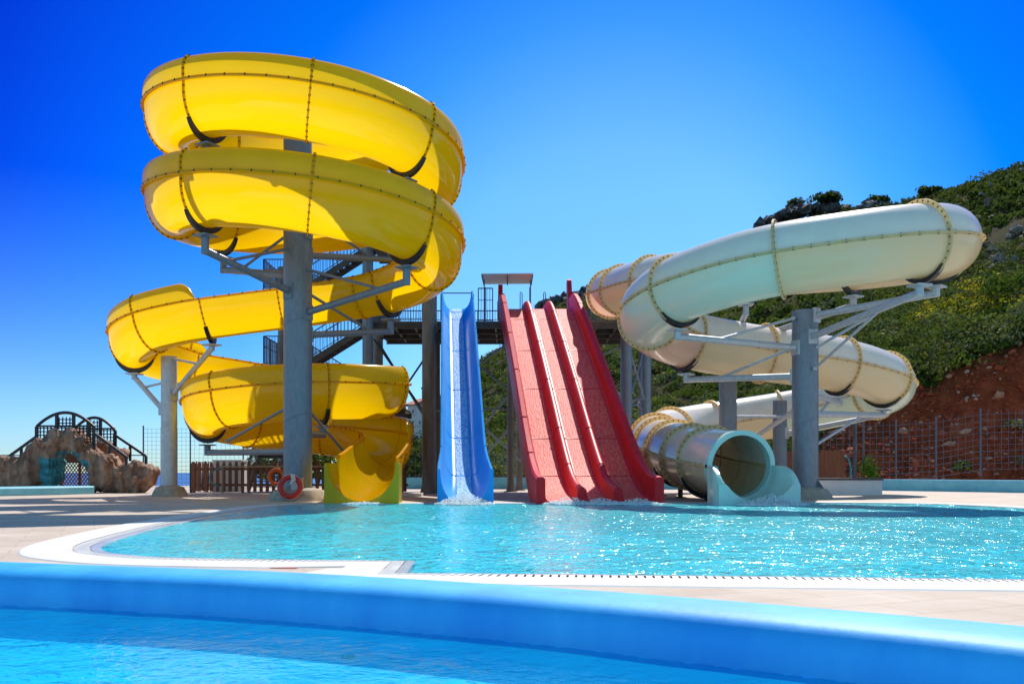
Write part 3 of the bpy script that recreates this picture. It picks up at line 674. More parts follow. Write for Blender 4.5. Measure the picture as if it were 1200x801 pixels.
for px, y, z1, r_, m in ((503, 40.6, 8.9, 0.31, M['steel_warm']), (431, 43.4, 11.4, 0.25, M['steel']), (443, 48.8, 11.4, 0.26, M['steel_warm']), (598.5, 44.2, 7.75, 0.17, M['steel_warm']), (608.5, 47.5, 7.75, 0.17, M['steel_warm']),
                        (734, 44.6, 7.75, 0.28, M['steel']), (757, 46.5, 7.75, 0.26, M['steel']), (751, 47.4, 7.75, 0.12, M['steel_warm']), (331, 46.2, 11.0, 0.22, M['steel_warm']), (512, 46.5, 7.75, 0.16, M['tower'])):
    tcol((px - 600) * y / F, y, z1, r_, m)
def brace(p, q, r_=0.045, m=None):
    mb = MB(); mb.cyl(p, q, r_, 8); mb.build('brace', m or M['tower'], tower, smooth=True, auto=35)
for a, b, y, y2 in (((438, 397), (512, 505), 44.5, 46.5), ((440, 505), (513, 397), 45, 46.4), ((443, 400), (511, 510), 48.6, 46.6), ((565, 425), (600, 398), 45, 44.3), ((565, 500), (600, 458), 46, 44.3), ((565, 431), (598, 458), 46, 44.3), ((567, 535), (598, 500), 46, 44.3),
                    ((567, 500), (610, 540), 46, 47), ((656, 440), (734, 402), 44.6, 44.6), ((660, 425), (757, 480), 44.6, 46.5), ((692, 498), (757, 468), 44.8, 46.5), ((700, 470), (757, 500), 44.8, 46.5), ((735, 402), (756, 470), 44.7, 46.4), ((756, 402), (735, 480), 46.4, 44.7)):
    brace(pt(a[0], a[1], y), pt(b[0], b[1], y2), 0.05 if a[0] < 500 else 0.055, M['tower'] if a[0] < 500 else M['steel'])
for a, b, y in (((562, 479), (735, 479), 44.5), ((500, 481), (562, 481), 46), ((735, 470), (757, 466), 45.5)): brace(pt(a[0], a[1], y), pt(b[0], b[1], y), 0.05, M['steel'])
def railing(p, q, h, gap=0.13, top_m=None, posts=True, mid=True):
    p = np.array(p, float); q = np.array(q, float); L = np.linalg.norm((q - p)[:2]); mb = MB(); z = np.array([0, 0, 1.0])
    mb.bar(p + z * h, q + z * h, 0.05, 0.05); mb.bar(p + z * 0.12, q + z * 0.12, 0.035, 0.035)
    if mid: mb.bar(p + z * h * 0.66, q + z * h * 0.66, 0.03, 0.03)
    n = max(2, int(L / gap))
    for k in range(n + 1):
        a = p + (q - p) * k / n; big = posts and (k % 9 == 0 or k == n)
        mb.bar(a + z * (0 if big else 0.12), a + z * h, 0.05 if big else 0.022, 0.05 if big else 0.022, up=(0, 1, 0))
    return mb.build('railing', M['rail'], tower)
for p, q, h in (((-6.5, 44.05, PZ), (-3.55, 44.05, PZ), 1.35), ((-6.5, 49.35, PZ), (5.9, 49.35, PZ), 1.4), ((-1.6, 44.6, PZ), (-0.92, 44.6, PZ), 1.65), ((5.9, 44.05, PZ), (5.9, 49.35, PZ), 1.4), ((2.75, 46.9, PZ), (3.5, 46.9, PZ), 1.9), ((-6.5, 46.4, PZ), (-6.5, 49.3, PZ), 1.35), ((3.6, 44.6, PZ), (5.9, 44.05, PZ), 1.35)):
    railing(p, q, h)
def flight(p, q, wdt, n):
    """treads and two stringers from low p to high q; wdt is the vector across"""
    p = np.array(p, float); q = np.array(q, float); wv = np.array(wdt, float); d = q - p; mb = MB()
    for e in (0, 1): mb.bar(p + wv * e - (0, 0, 0.08), q + wv * e - (0, 0, 0.08), 0.06, 0.28)
    along = np.array([d[0], d[1], 0]) / np.linalg.norm(d[:2]); wn = wv / np.linalg.norm(wv)
    for k in range(n):
        c = p + d * (k + 0.7) / n + wv * 0.5
        mb.box(c, (0.27, np.linalg.norm(wv) - 0.08, 0.045), 0, rot=np.stack([along, wn, (0, 0, 1)], axis=1))
    mb.build('flight', M['tower'], tower)
    for e in (0, 1): railing(p + wv * e + (0, 0, 0.06), q + wv * e + (0, 0, 0.06), 1.2, 0.16, mid=False)
def landing(x0, x1, y0, y1, z):
    mb = MB(); mb.box(((x0 + x1) / 2, (y0 + y1) / 2, z - 0.05), (x1 - x0, y1 - y0, 0.09)); mb.box(((x0 + x1) / 2, y0 + 0.05, z - 0.2), (x1 - x0, 0.08, 0.24)); mb.box(((x0 + x1) / 2, y1 - 0.05, z - 0.2), (x1 - x0, 0.08, 0.24))
    mb.build('landing', M['tower'], tower)
for z in (5.9, 9.5):
    landing(-11.7, -9.9, 44.0, 46.8, z)
    railing((-11.65, 44.05, z), (-9.95, 44.05, z), 1.4); railing((-11.65, 44.05, z), (-11.65, 46.75, z), 1.4); railing((-11.65, 46.75, z), (-9.95, 46.75, z), 1.4)
flight((-9.9, 44.1, 5.9), (-6.55, 44.1, PZ), (0, 1.15, 0), 11)
flight((-6.6, 45.6, PZ), (-9.9, 45.6, 9.5), (0, 1.15, 0), 8)
flight((-9.9, 44.1, 9.5), (-6.6, 44.1, 11.62), (0, 1.15, 0), 11)
flight((-6.6, 45.6, 3.9), (-9.9, 45.6, 5.9), (0, 1.15, 0), 10)
flight((-9.9, 44.1, 1.9), (-6.6, 44.1, 3.9), (0, 1.15, 0), 10)
flight((-11.9, 42.4, 0.15), (-11.9, 44.3, 1.9), (1.5, 0, 0), 8)
landing(-6.6, -5.0, 44.0, 46.8, 3.9); landing(-12.0, -9.9, 44.3, 46.6, 1.9)
landing(-6.6, -4.0, 39.0, 46.8, 11.62); landing(-5.2, -2.9, 34.2, 39.0, 11.62)
railing((-6.5, 44.0, 11.62), (-6.5, 39.1, 11.62), 1.0)
mb = MB()
a, b = pt(567, 325.5, 46.2), pt(622, 325.0, 46.2); z0 = a[2]
v = [(a[0] - .1, 45.4, z0 + 0.0), (b[0] + .1, 45.4, z0 + 0.02), (b[0] + .1, 48.9, z0 + 0.25), (a[0] - .1, 48.9, z0 + 0.22)]
v2 = [(x, y, z + 0.05) for x, y, z in v]; mb.add(v + v2, [(3, 2, 1, 0), (4, 5, 6, 7), (0, 1, 5, 4), (1, 2, 6, 5), (2, 3, 7, 6), (3, 0, 4, 7)])
cn = mb.build('canopy', M['canopy'], tower)
mb = MB(); xm = (a[0] + b[0]) / 2
for x in (a[0] - .08, xm, b[0] + .08): mb.bar((x, 45.4, z0 - 0.03), (x, 48.9, z0 + 0.19), 0.05, 0.05)
for x in (a[0], b[0]):
    for y in (46.9, 48.8): mb.cyl((x, y, PZ), (x, y, z0 + 0.05), 0.03, 8)
mb.build('canopy_frame', M['steel'], tower)
mb = MB(); bx0, bx1, by = float(bax(45.2)) - 0.75, float(bax(45.2)) + 0.8, 45.0
mb.tube([(bx0, by, 8.2), (bx0, by, 9.45), (bx0 + .06, by, 9.5), (bx1 - .06, by, 9.5), (bx1, by, 9.45), (bx1, by, 8.2)], 0.03, 8); mb.build('grab_bar', M['steel'], tower)
for px in (609.5, 637):
    mb = MB(); q = pt(px, 350, 47.2); q[2] = 8.6
    mb.tube([q, q + (0, 0, 1.3), q + (0.05, 0, 1.38), q + (0.1, 0, 1.3), q + (0.1, 0, 0)], 0.022, 6); mb.build('grab_bar', M['rail'], tower)

# ================================================================== GROUND, POOLS
main_poly = [(-5.3, 27.45), (-6.1, 26.3), (-6.35, 24.3), (-6.25, 20.5), (-6.0, 16.5), (-5.45, 13.0), (-5.15, 11.7), (-4.7, 10.75), (-4.0, 10.2), (-3.2, 9.95), (-1.02, 9.72), (-0.98, 8.55), (0.8, 8.42), (4.4, 8.05), (9, 7.5), (13.5, 7.2),
             (15.5, 9), (15.2, 14), (13.6, 19), (12.9, 22.5), (12.9, 25.2), (12.2, 27.2), (10.6, 28.1), (9, 28.25), (7.5, 27.5)]
def round_poly(P, r_=0.35, keep=()):
    out_ = []; n = len(P); P = [np.array(p, float) for p in P]
    for i, p in enumerate(P):
        a, b = P[i - 1], P[(i + 1) % n]
        if i in keep: out_.append(p); continue
        la, lb = np.linalg.norm(a - p), np.linalg.norm(b - p); k = 0.4
        pa, pb = p + (a - p) * k, p + (b - p) * k
        for t in np.linspace(0, 1, 5): out_.append((1 - t) ** 2 * pa + 2 * t * (1 - t) * p + t * t * pb)
    return np.array(out_)
def offset(P, d):
    P = np.asarray(P); T = np.roll(P, -1, 0) - np.roll(P, 1, 0); T /= np.linalg.norm(T, axis=1)[:, None]
    N = np.stack([T[:, 1], -T[:, 0]], axis=1)
    area = 0.5 * np.sum(P[:, 0] * np.roll(P[:, 1], -1) - np.roll(P[:, 0], -1) * P[:, 1])
    if area < 0: N = -N
    return P + N * d
MP = round_poly(main_poly, keep=(10, 11))
def fill(mb_loops, z, name, m, down=None):
    bm = bmesh.new()
    for L in mb_loops:
        vs = [bm.verts.new((float(p[0]), float(p[1]), z)) for p in L]
        for i in range(len(vs)): bm.edges.new((vs[i], vs[(i + 1) % len(vs)]))
    bmesh.ops.triangle_fill(bm, use_beauty=True, use_dissolve=False, edges=bm.edges[:])
    for f in bm.faces:
        if f.normal.z < 0: f.normal_flip()
    me = bpy.data.meshes.new(name); bm.to_mesh(me); bm.free(); me.materials.append(m)
    o = bpy.data.objects.new(name, me); col.objects.link(o); o['kind'] = 'structure'
    return o
def band(P0, P1, z0, z1, mb, closed=True):
    V = [[(p[0], p[1], z0) for p in P0], [(p[0], p[1], z1) for p in P1]]; mb.grid(V, closed_u=closed)
front_edge = np.array([(-22, 8.9), (-12, 8.2), (-7, 7.6), (-5.2, 7.2), (-3.69, 6.77), (-1.69, 6.16), (0, 5.32), (1.25, 4.52), (2.12, 3.83), (2.9, 2.95), (3.5, 1.9), (3.9, 0.4), (4.0, -2), (4.0, -7)])
FE = spline(np.c_[front_edge, np.zeros(len(front_edge))], 0.12, 2)[:, :2]
FT = np.gradient(FE, axis=0); FT /= np.linalg.norm(FT, axis=1)[:, None]; FN = np.stack([-FT[:, 1], FT[:, 0]], axis=1)   # away from the foreground pool
mid = FE + FN * 0.4
deck_outer = [tuple(p) for p in mid] + [(60, -7), (80, 64), (-36, 64), (-40, 52), (-45, 9.5)]
fill([deck_outer, offset(MP, 0.25)], 0.0, 'pool_deck', M['paving'])
# coping, wet inner strip, grate
mb = MB(); band(offset(MP, 0.85), offset(MP, 0.30), 0.012, 0.012, mb); band(offset(MP, 0.87), offset(MP, 0.85), 0.0, 0.012, mb); struct('pool_coping', mb, M['coping'])
mb = MB(); band(offset(MP, 0.10), offset(MP, -0.02), 0.008, 0.004, mb); band(offset(MP, -0.02), offset(MP, -0.02), 0.004, -0.7, mb); struct('pool_edge', mb, M['wetcoping'])
mb = MB(); band(offset(MP, 0.30), offset(MP, 0.10), -0.03, -0.03, mb); struct('overflow_channel', mb, M['gap'])
mb = MB(); D1 = offset(MP, 0.29); D0 = offset(MP, 0.11); 
dl = np.r_[0, np.cumsum(np.linalg.norm(np.diff(np.vstack([D0, D0[:1]]), axis=0), axis=1))]
A0 = np.vstack([D0, D0[:1]]); A1 = np.vstack([D1, D1[:1]])
for s in np.arange(0, dl[-1], 0.075):
    g = lambda A, s_: np.array([np.interp(s_, dl, A[:, 0]), np.interp(s_, dl, A[:, 1])])
    a0, a1, b0, b1 = g(A0, s), g(A1, s), g(A0, s + 0.055), g(A1, s + 0.055)
    mb.add([(*a0, 0.010), (*a1, 0.010), (*b1, 0.010), (*b0, 0.010)], [(0, 1, 2, 3)])
struct('overflow_grate', mb, M['grate'])
fill([offset(MP, -0.01)], -0.55, 'pool_floor', M['poolfloor'])
# water sheet with real ripples
def water_sheet(name, m, inside, x0, x1, y0, y1, step, amp, z):
    xs = np.arange(x0, x1, step); ys = np.arange(y0, y1, step); Xg, Yg = np.meshgrid(xs, ys)
    Z = z + amp * (fbm(Xg * 1.1, Yg * 1.5, 4) + 0.6 * fbm(Xg * 3.1 + 40, Yg * 4.0, 3))
    ok = inside(Xg, Yg); idx = -np.ones(Xg.shape, int)
    need = np.zeros(Xg.shape, bool); q = ok[:-1, :-1] & ok[1:, :-1] & ok[:-1, 1:] & ok[1:, 1:]
    need[:-1, :-1] |= q; need[1:, :-1] |= q; need[:-1, 1:] |= q; need[1:, 1:] |= q
    idx[need] = np.arange(need.sum()); V = np.stack([Xg[need], Yg[need], Z[need]], axis=1)
    jj, ii = np.nonzero(q); Fc = np.stack([idx[jj, ii], idx[jj, ii + 1], idx[jj + 1, ii + 1], idx[jj + 1, ii]], axis=1)
    me = bpy.data.meshes.new(name); me.from_pydata(V.tolist(), [], Fc.tolist()); me.materials.append(m)
    me.polygons.foreach_set('use_smooth', [True] * len(me.polygons)); me.update()
    o = bpy.data.objects.new(name, me); col.objects.link(o); o['kind'] = 'structure'; return o
def in_poly(P):
    P = np.asarray(P)
    def f(X, Y):
        r_ = np.zeros(X.shape, bool); j = len(P) - 1
        for i in range(len(P)):
            xi, yi_, xj, yj = *P[i], *P[j]
            c = ((yi_ > Y) != (yj > Y)); r_ ^= c & (X < (xj - xi) * (Y - yi_) / (yj - yi_ + 1e-12) + xi); j = i
        return r_
    return f
water_sheet('pool_water', M['water'], in_poly(offset(MP, 0.07)), -7, 16, 7, 29, 0.11, 0.05, -0.012)
fp = [tuple(p) for p in FE + FN * 0.05] + [(-26, -7), (-26, 8.9)]
water_sheet('foreground_pool_water', M['water2'], in_poly(fp), -9, 5, -1.5, 9, 0.07, 0.012, -0.04)
fill([fp], -0.21, 'foreground_pool_floor', M['poolfloor2'])
# submerged ledge at the near left
mb = MB(); L = spline([(-6, 4.75, 0), (-3.2, 4.5, 0), (-2.2, 4.28, 0), (-1.7, 3.9, 0), (-1.2, 3.2, 0), (-1.0, 2.0, 0)], 0.15, 2)
mb.grid([[(p[0], p[1], -0.4) for p in L], [(p[0], p[1], -0.1) for p in L], [(p[0] - .05, p[1] - .06, -0.07) for p in L], [(p[0] - 1.2, p[1] - 1.5, -0.07) for p in L]])
struct('underwater_ledge', mb, M['riverblue'], smooth=True, auto=40)
# drains
for x, y, rr, lab in ((-0.12, 4.62, 0.18, 'round drain cover on the near pool floor below the blue wall'), (-1.0, 5.72, 0.045, 'tiny dark drain on the near pool floor')):
    mb = MB(); mb.cyl((x, y, -0.215), (x, y, -0.195), rr, 24); mb.cyl((x, y, -0.195), (x, y, -0.19), rr * 0.7, 24, 1)
    tag(mb.build('pool_drain', [M['riverblue'] if rr > .1 else M['drain'], M['drain']], None), lab, 'drain')
# foreground pool wall
wall_prof = [(0.0, -0.5), (0.0, 0.08), (0.012, 0.13), (0.045, 0.175), (0.10, 0.20), (0.20, 0.212), (0.50, 0.212), (0.62, 0.20), (0.69, 0.165), (0.72, 0.11), (0.725, -0.05)]
mb = MB(); wob = fbm(np.arange(len(FE)) * 0.05, np.zeros(len(FE)) + 3.3, 4) * 0.03
mb.grid([[(FE[i][0] + FN[i][0] * (d + wob[i] * (1 if d > -1 else 0)), FE[i][1] + FN[i][1] * (d + wob[i]), z + wob[i] * 0.5 * (z > 0)) for d, z in wall_prof] for i in range(len(FE))])
tag(mb.build('pool_wall', M['wallblue'], None, smooth=True), 'curved bright blue painted wall between the near pool and the paved deck', 'pool wall')
# marks on the paving
mb = MB(); a = [(-2.05, 8.55), (-1.25, 8.45), (-1.15, 9.55 - .75 + .5), (-1.55, 9.45)]
mb.add([(x, y, 0.006) for x, y in [(-2.1, 7.95), (-1.1, 7.72), (-1.07, 8.85), (-1.75, 8.95)]], [(0, 1, 2, 3)]); struct('paving_patch', mb, M['coping'])
mb = MB(); mb.add([(x, y, 0.005) for x, y in [(-2.32, 8.98), (-2.06, 8.95), (-2.05, 9.02), (-2.31, 9.05)]], [(0, 1, 2, 3)]); struct('marker_tile', mb, M['redtile'])

# low blue walls of the channel behind the slides
def low_wall(path, h, wd, lab, name='channel_wall', m=None):
    P = spline([(x, y, 0) for x, y in path], 0.4, 2); T = np.gradient(P, axis=0); T /= np.linalg.norm(T, axis=1)[:, None]; N = np.stack([-T[:, 1], T[:, 0]], axis=1)
    pr = [(0, -0.05), (0, h - 0.06), (0.05, h), (wd - 0.05, h), (wd, h - 0.06), (wd, -0.05)]
    mb = MB(); mb.grid([[(p[0] + n[0] * d, p[1] + n[1] * d, z) for d, z in pr] for p, n in zip(P, N)])
    return tag(mb.build(name, m or M['riverblue'], None, smooth=True, auto=30), lab, 'low wall')
low_wall([(-5.8, 51.5), (0, 51.0), (6, 50.5), (14.5, 50), (16, 49.6)], 0.62, 0.9, 'long low pale blue wall running behind the blue and red slides')
low_wall([(16.2, 49.5), (18.4, 47.6), (21, 44.5), (23.5, 41), (26.5, 36)], 0.56, 0.9, 'curving low pale blue wall in front of the red earth bank')
low_wall([(-30, 29), (-25, 31), (-21.3, 33.2), (-20.2, 35.4), (-18.6, 38), (-17.8, 40)], 0.34, 1.6, 'low pale blue channel wall beside the rock arch')
low_wall([(-17, 50), (-14.2, 49.5)], 0.6, 0.8, 'short pale blue wall in front of the sea, left of the picket fence')
mb = MB(); mb.box((13.35, 38.4, 0.3), (3.0, 1.5, 0.6)); ben = thing('planter_block', (13.35, 38.4, 0), 'low white rendered block with a dark top slab beside the thick column', 'block')
mb.build('body', M['whitewall'], ben); mb = MB(); mb.box((13.35, 38.4, 0.645), (3.08, 1.58, 0.085)); mb.build('top_slab', M['darkslab'], ben)
mb = MB(); mb.box((-13.3, 44.3, 0.72), (1.3, 1.0, 1.44)); mb.box((-13.3, 44.3, 1.47), (1.4, 1.1, 0.06))
tag(mb.build('pump_cabinet', M['whitewall'], None), 'plain white cabinet at the left end of the picket fence', 'cabinet')
mb = MB(); mb.box((-3.95, 36.2, 0.06), (1.0, 0.9, 0.12)); tag(mb.build('concrete_pad', M['coping'], None), 'small pale concrete pad on the deck between the yellow and blue slides', 'pad')

# ================================================================== FENCES
def picket(p, q, h, lab, gap=0.28, pw=0.15, rails=(0.25, 0.75), lightrail=False):
    p = np.array(p, float); q = np.array(q, float); d = (q - p) / np.linalg.norm(q - p); L = np.linalg.norm(q - p)
    f = thing('picket_fence', (p[0], p[1], 0), lab, 'fence'); nrm = np.array([d[1], -d[0]])
    if nrm[1] > 0: nrm = -nrm
    mb = MB(); rot = np.array([[d[0], nrm[0], 0], [d[1], nrm[1], 0], [0, 0, 1]])
    for k in range(int(L / gap) + 1):
        c = p + d * k * gap; hh = h * (0.97 + 0.05 * random.random())
        for z0, z1, wd in ((0.06, hh - 0.1, pw), (hh - 0.1, hh - 0.03, pw * 0.75), (hh - 0.03, hh, pw * 0.4)):
            mb.box((c[0] + nrm[0] * 0.06, c[1] + nrm[1] * 0.06, (z0 + z1) / 2), (wd, 0.03, z1 - z0), 0, rot)
    mb.build('pickets', M['wood'], f)
    for fr in rails:
        mb = MB(); mb.bar((*p, h * fr), (*q, h * fr), 0.05, 0.11); mb.build('rail', M['wood'], f)
    for k in range(int(L / 2.2) + 1):
        mb = MB(); c = p + d * min(k * 2.2, L); mb.box((c[0] - nrm[0] * 0.09, c[1] - nrm[1] * 0.09, h * 0.47), (0.1, 0.1, h * 0.94)); mb.build('post', M['wood_dark'], f)
    return f
picket((-14.25, 42.0), (-4.6, 41.6), 1.42, 'dark brown picket fence behind the thick column of the yellow spiral')
picket((-14.3, 42.1), (-14.3, 44.5), 1.42, 'short side run of dark brown pickets ending at the white cabinet')
picket((12.6, 46.2), (16.35, 45.9), 2.0, 'tall orange brown board fence behind the low white block', gap=0.2, pw=0.19)
mb = MB(); mb.bar((-12.9, 41.55, 1.17), (-4.7, 41.2, 1.17), 0.12, 0.07)
for x in (-12.8, -9.6, -6.2, -4.8): mb.bar((x, 41.5 - (x + 12.9) * 0.04, 0), (x, 41.5 - (x + 12.9) * 0.04, 1.14), 0.06, 0.06, up=(0, 1, 0))
tag(mb.build('hand_rail', M['wood_light'], None), 'pale wooden rail on posts in front of the dark picket fence', 'rail')

def wire_fence(P, h, lab, cell=0.55, mat_w=None, z0=None, r_=0.018, post_r=0.05):
    f = thing('wire_fence', (P[0][0], P[0][1], 0), lab, 'fence'); z0 = z0 or [0] * len(P); mb = MB()
    for (a, b, za, zb) in zip(P[:-1], P[1:], z0[:-1], z0[1:]):
        a = np.array(a, float); b = np.array(b, float); L = np.linalg.norm(b - a)
        for z in np.arange(0.15, h + 0.01, cell): mb.bar((*a, za + z), (*b, zb + z), r_, r_)
        n = max(1, int(L / cell))
        for k in range(n + 1):
            c = a + (b - a) * k / n; z = za + (zb - za) * k / n; mb.bar((*c, z + 0.1), (*c, z + h), r_ * 0.8, r_ * 0.8, up=(0, 1, 0))
    mb.build('wire_mesh', mat_w or M['rail'], f)
    for (a, za) in zip(P, z0):
        mb = MB(); mb.cyl((a[0], a[1], za - 0.2), (a[0], a[1], za + h + 0.15), post_r, 10); mb.build('post', M['rail'], f)
    return f
wire_fence([pt(168, 0, 50)[:2], pt(223, 0, 50)[:2], pt(285, 0, 50)[:2], pt(345, 0, 50)[:2]], 3.25, 'tall thin mesh fence against the sea, left of the picket fence', 0.22, r_=0.012, post_r=0.04)
fx = [958, 1003, 1012, 1050, 1097, 1149, 1215]; fy = [51, 51, 51, 51, 51, 50.5, 50]
wire_fence([pt(p, 0, y)[:2] for p, y in zip(fx, fy)], 3.3, 'tall wire fence with grey posts in front of the red earth bank', 0.33, r_=0.022, z0=[0.3, 0.3, 0.3, 0.35, 0.5, 0.9, 1.0], post_r=0.055)
wire_fence([pt(p, 0, 54)[:2] for p in (460, 500, 545, 590, 640, 700, 760)], 2.2, 'low wire fence behind the channel wall at the hill foot', 0.3, r_=0.016, post_r=0.035)
mb = MB(); q = pt(1001, 0, 49); mb.cyl((q[0], q[1], 0), (q[0], q[1], 9.3), 0.075, 10); mb.cyl((q[0], q[1], 0), (q[0], q[1], 0.5), 0.12, 10); mb.box((q[0], q[1], 9.32), (0.25, 0.25, 0.06))
tag(mb.build('lamp_post', M['tower'], None), 'slim dark post rising behind the right bend of the white tube', 'post')

# ================================================================== LIFE RINGS, HOSES
def life_ring(x, y, z, rr, tilt, yaw, m, lab, rope=True):
    o = thing('life_ring', (x, y, z - rr - 0.1), lab, 'life ring'); mb = MB()
    rot = np.array(Matrix.Rotation(yaw, 3, 'Z') @ Matrix.Rotation(tilt, 3, 'X'))
    A = np.linspace(0, 2 * math.pi, 40, endpoint=False); P = np.stack([rr * np.cos(A), 0 * A, rr * np.sin(A)], axis=1) @ rot.T + (x, y, z)
    mb.tube(P, rr * 0.27, 14, closed=True); mb.build('ring', m, o, smooth=True)
    mb = MB()
    pr = np.stack([rr * 1.3 * np.cos(A) * (1 + 0.03 * np.cos(4 * A)), 0 * A, rr * 1.3 * np.sin(A) * (1 + 0.03 * np.cos(4 * A))], axis=1) @ rot.T + (x, y, z)
    mb.tube(pr, 0.008, 5, closed=True)
    if rope:
        for k in range(4):
            px_ = 0.03 + 0.035 * k; mb.tube([np.array([px_, -0.12 - 0.01 * k, rr * 1.2]) @ rot.T + (x, y, z), np.array([px_ + 0.05, -0.15, rr * 0.6]) @ rot.T + (x, y, z), np.array([px_ - 0.02, -0.14, rr * (0.15 + 0.1 * k)]) @ rot.T + (x, y, z)], 0.016, 5)
    mb.build('grab_rope', M['rope'], o)
life_ring(-6.98, 29.55, 0.46, 0.31, R(-12), 0, M['ring_red'], 'red life ring with white rope leaning on the foot of the thick column')
life_ring(-10.35, 41.3, 0.72, 0.31, 0, 0, M['ring_orange'], 'orange life ring hung on the dark picket fence', rope=False)
mb = MB(); mb.box((-6.86, 29.97, 0.5), (0.34, 0.22, 0.42)); mb.box((-6.86, 29.97, 0.73), (0.38, 0.26, 0.04))
tag(mb.build('valve_box', M['steel_pale'], None), 'small grey box fixed on the thick column behind the red life ring', 'box')
for pts_, lab in (([(143, 0), (0, 0)], ''),):
    q = pt(994, 545, 45.6); A = np.linspace(R(-70), R(95), 18)
    mb = MB(); mb.tube([(q[0] + 0.3 * math.sin(a + 1.57) - 0.15, 45.65, 0.95 + 0.75 * math.sin(a)) for a in A], 0.035, 8)
    tag(mb.build('garden_hose', M['hose'], None), 'teal hose looped at the end of the orange brown board fence', 'hose')
    q = pt(250, 553, 41.6)
    mb = MB(); mb.tube([(q[0] + 0.5 - 0.55 * math.cos(a) * 1.1, 41.45, 0.68 + 0.42 * math.sin(a)) for a in np.linspace(R(-75), R(75), 18)], 0.022, 8)
    tag(mb.build('garden_hose', M['hose'], None), 'teal hose hung in a loop on the dark picket fence', 'hose')

# ================================================================== ROCK ARCH BRIDGE
def blob_mesh(spheres, voxel, amp, seed):
    bm = bmesh.new()
    for c, rx, ry, rz in spheres:
        g = bmesh.ops.create_icosphere(bm, subdivisions=3, radius=1)
        for v in g['verts']: v.co = Vector((v.co.x * rx + c[0], v.co.y * ry + c[1], v.co.z * rz + c[2]))
    me = bpy.data.meshes.new('tmp'); bm.to_mesh(me); bm.free(); o = bpy.data.objects.new('tmp', me); col.objects.link(o)
    md = o.modifiers.new('r', 'REMESH'); md.mode = 'VOXEL'; md.voxel_size = voxel
    sm_ = o.modifiers.new('s', 'SMOOTH'); sm_.iterations = 3; sm_.factor = 0.5
    dg = bpy.context.evaluated_depsgraph_get(); ev = o.evaluated_get(dg); m2 = bpy.data.meshes.new_from_object(ev)
    n = len(m2.vertices); co = np.zeros(n * 3); m2.vertices.foreach_get('co', co); co = co.reshape(-1, 3)
    no = np.zeros(n * 3); m2.vertices.foreach_get('normal', no); no = no.reshape(-1, 3)
    a = co[:, 0] + co[:, 1] * 0.7; d = amp * (1.5 * np.abs(fbm(a * 0.9 + seed, co[:, 2] * 0.7, 3)) + 0.9 * fbm(a * 2.2 + seed, co[:, 2] * 1.1 + co[:, 1], 4) + 1.1 * np.abs(fbm(a * 4 + 3, co[:, 2] * 2.2, 3)) - 0.4)
    co += no * d[:, None]; m2.vertices.foreach_set('co', co.ravel()); m2.update()
    bpy.data.objects.remove(o)
    m2.polygons.foreach_set('use_smooth', [True] * len(m2.polygons))
    return m2
BY = 42.0
def sp(px, py, rpx, rpy, dy=0, ry=0.8): c = pt(px, py, BY + dy); k = BY / F; return (c, rpx * k, ry, rpy * k)
S_ = [sp(8, 562, 18, 24), sp(25, 556, 18, 26), sp(42, 545, 18, 30), sp(58, 545, 17, 36), sp(10, 548, 9, 10), sp(45, 530, 15, 16), sp(58, 520, 14, 14, 0, 1.1), sp(72, 516, 12, 14, 0, 1.1), sp(86, 516, 12, 13, 0, 1.1), sp(97, 525, 13, 15, 0, 1.1), sp(107, 535, 13, 18), sp(115, 552, 13, 26),
      sp(128, 545, 12, 17), sp(130, 562, 16, 20), sp(147, 562, 13, 22), sp(158, 548, 9, 9), sp(165, 562, 13, 20), sp(177, 558, 9, 15), sp(182, 555, 6, 10), sp(122, 522, 11, 13, 1.6), sp(140, 532, 10, 12, 1.6), sp(98, 576, 7, 6, -0.6)]
bridge = thing('rock_bridge', (pt(90, 0, BY)[0], BY, 0), 'brown artificial rock arch carrying a dark wooden footbridge at far left', 'rock bridge')
me = blob_mesh(S_, 0.075, 0.48, 2.0)
me.materials.append(M['rock_tan']); me.materials.append(M['rock_teal'])
ac = pt(80, 560, BY)
for p in me.polygons:
    c = p.center
    px_ = 600 + c.x * F / c.y; py_ = HOR - (c.z - EYE) * F / c.y
    px_ += 16 * float(fbm(c.x * 1.5, c.z * 1.5, 3)); py_ += 14 * float(fbm(c.x * 1.7 + 9, c.z * 1.7, 3))
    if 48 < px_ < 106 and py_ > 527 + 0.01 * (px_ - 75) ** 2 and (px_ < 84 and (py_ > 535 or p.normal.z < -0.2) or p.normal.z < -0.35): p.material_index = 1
me.transform(Matrix.Translation(-Vector(bridge.location)))
o = bpy.data.objects.new('rock', me); col.objects.link(o); o.parent = bridge
def lattice_panel(p, q, z0, z1, mb, cell=0.16):
    p = np.array(p, float); q = np.array(q, float); L = np.linalg.norm(q - p)
    for k in np.arange(0, L + .01, cell): c = p + (q - p) * k / L; mb.bar((*c, z0), (*c, z1), 0.045, 0.04, up=(0, 1, 0))
    for z in np.arange(z0, z1 + .01, cell): mb.bar((*p, z), (*q, z), 0.04, 0.045)
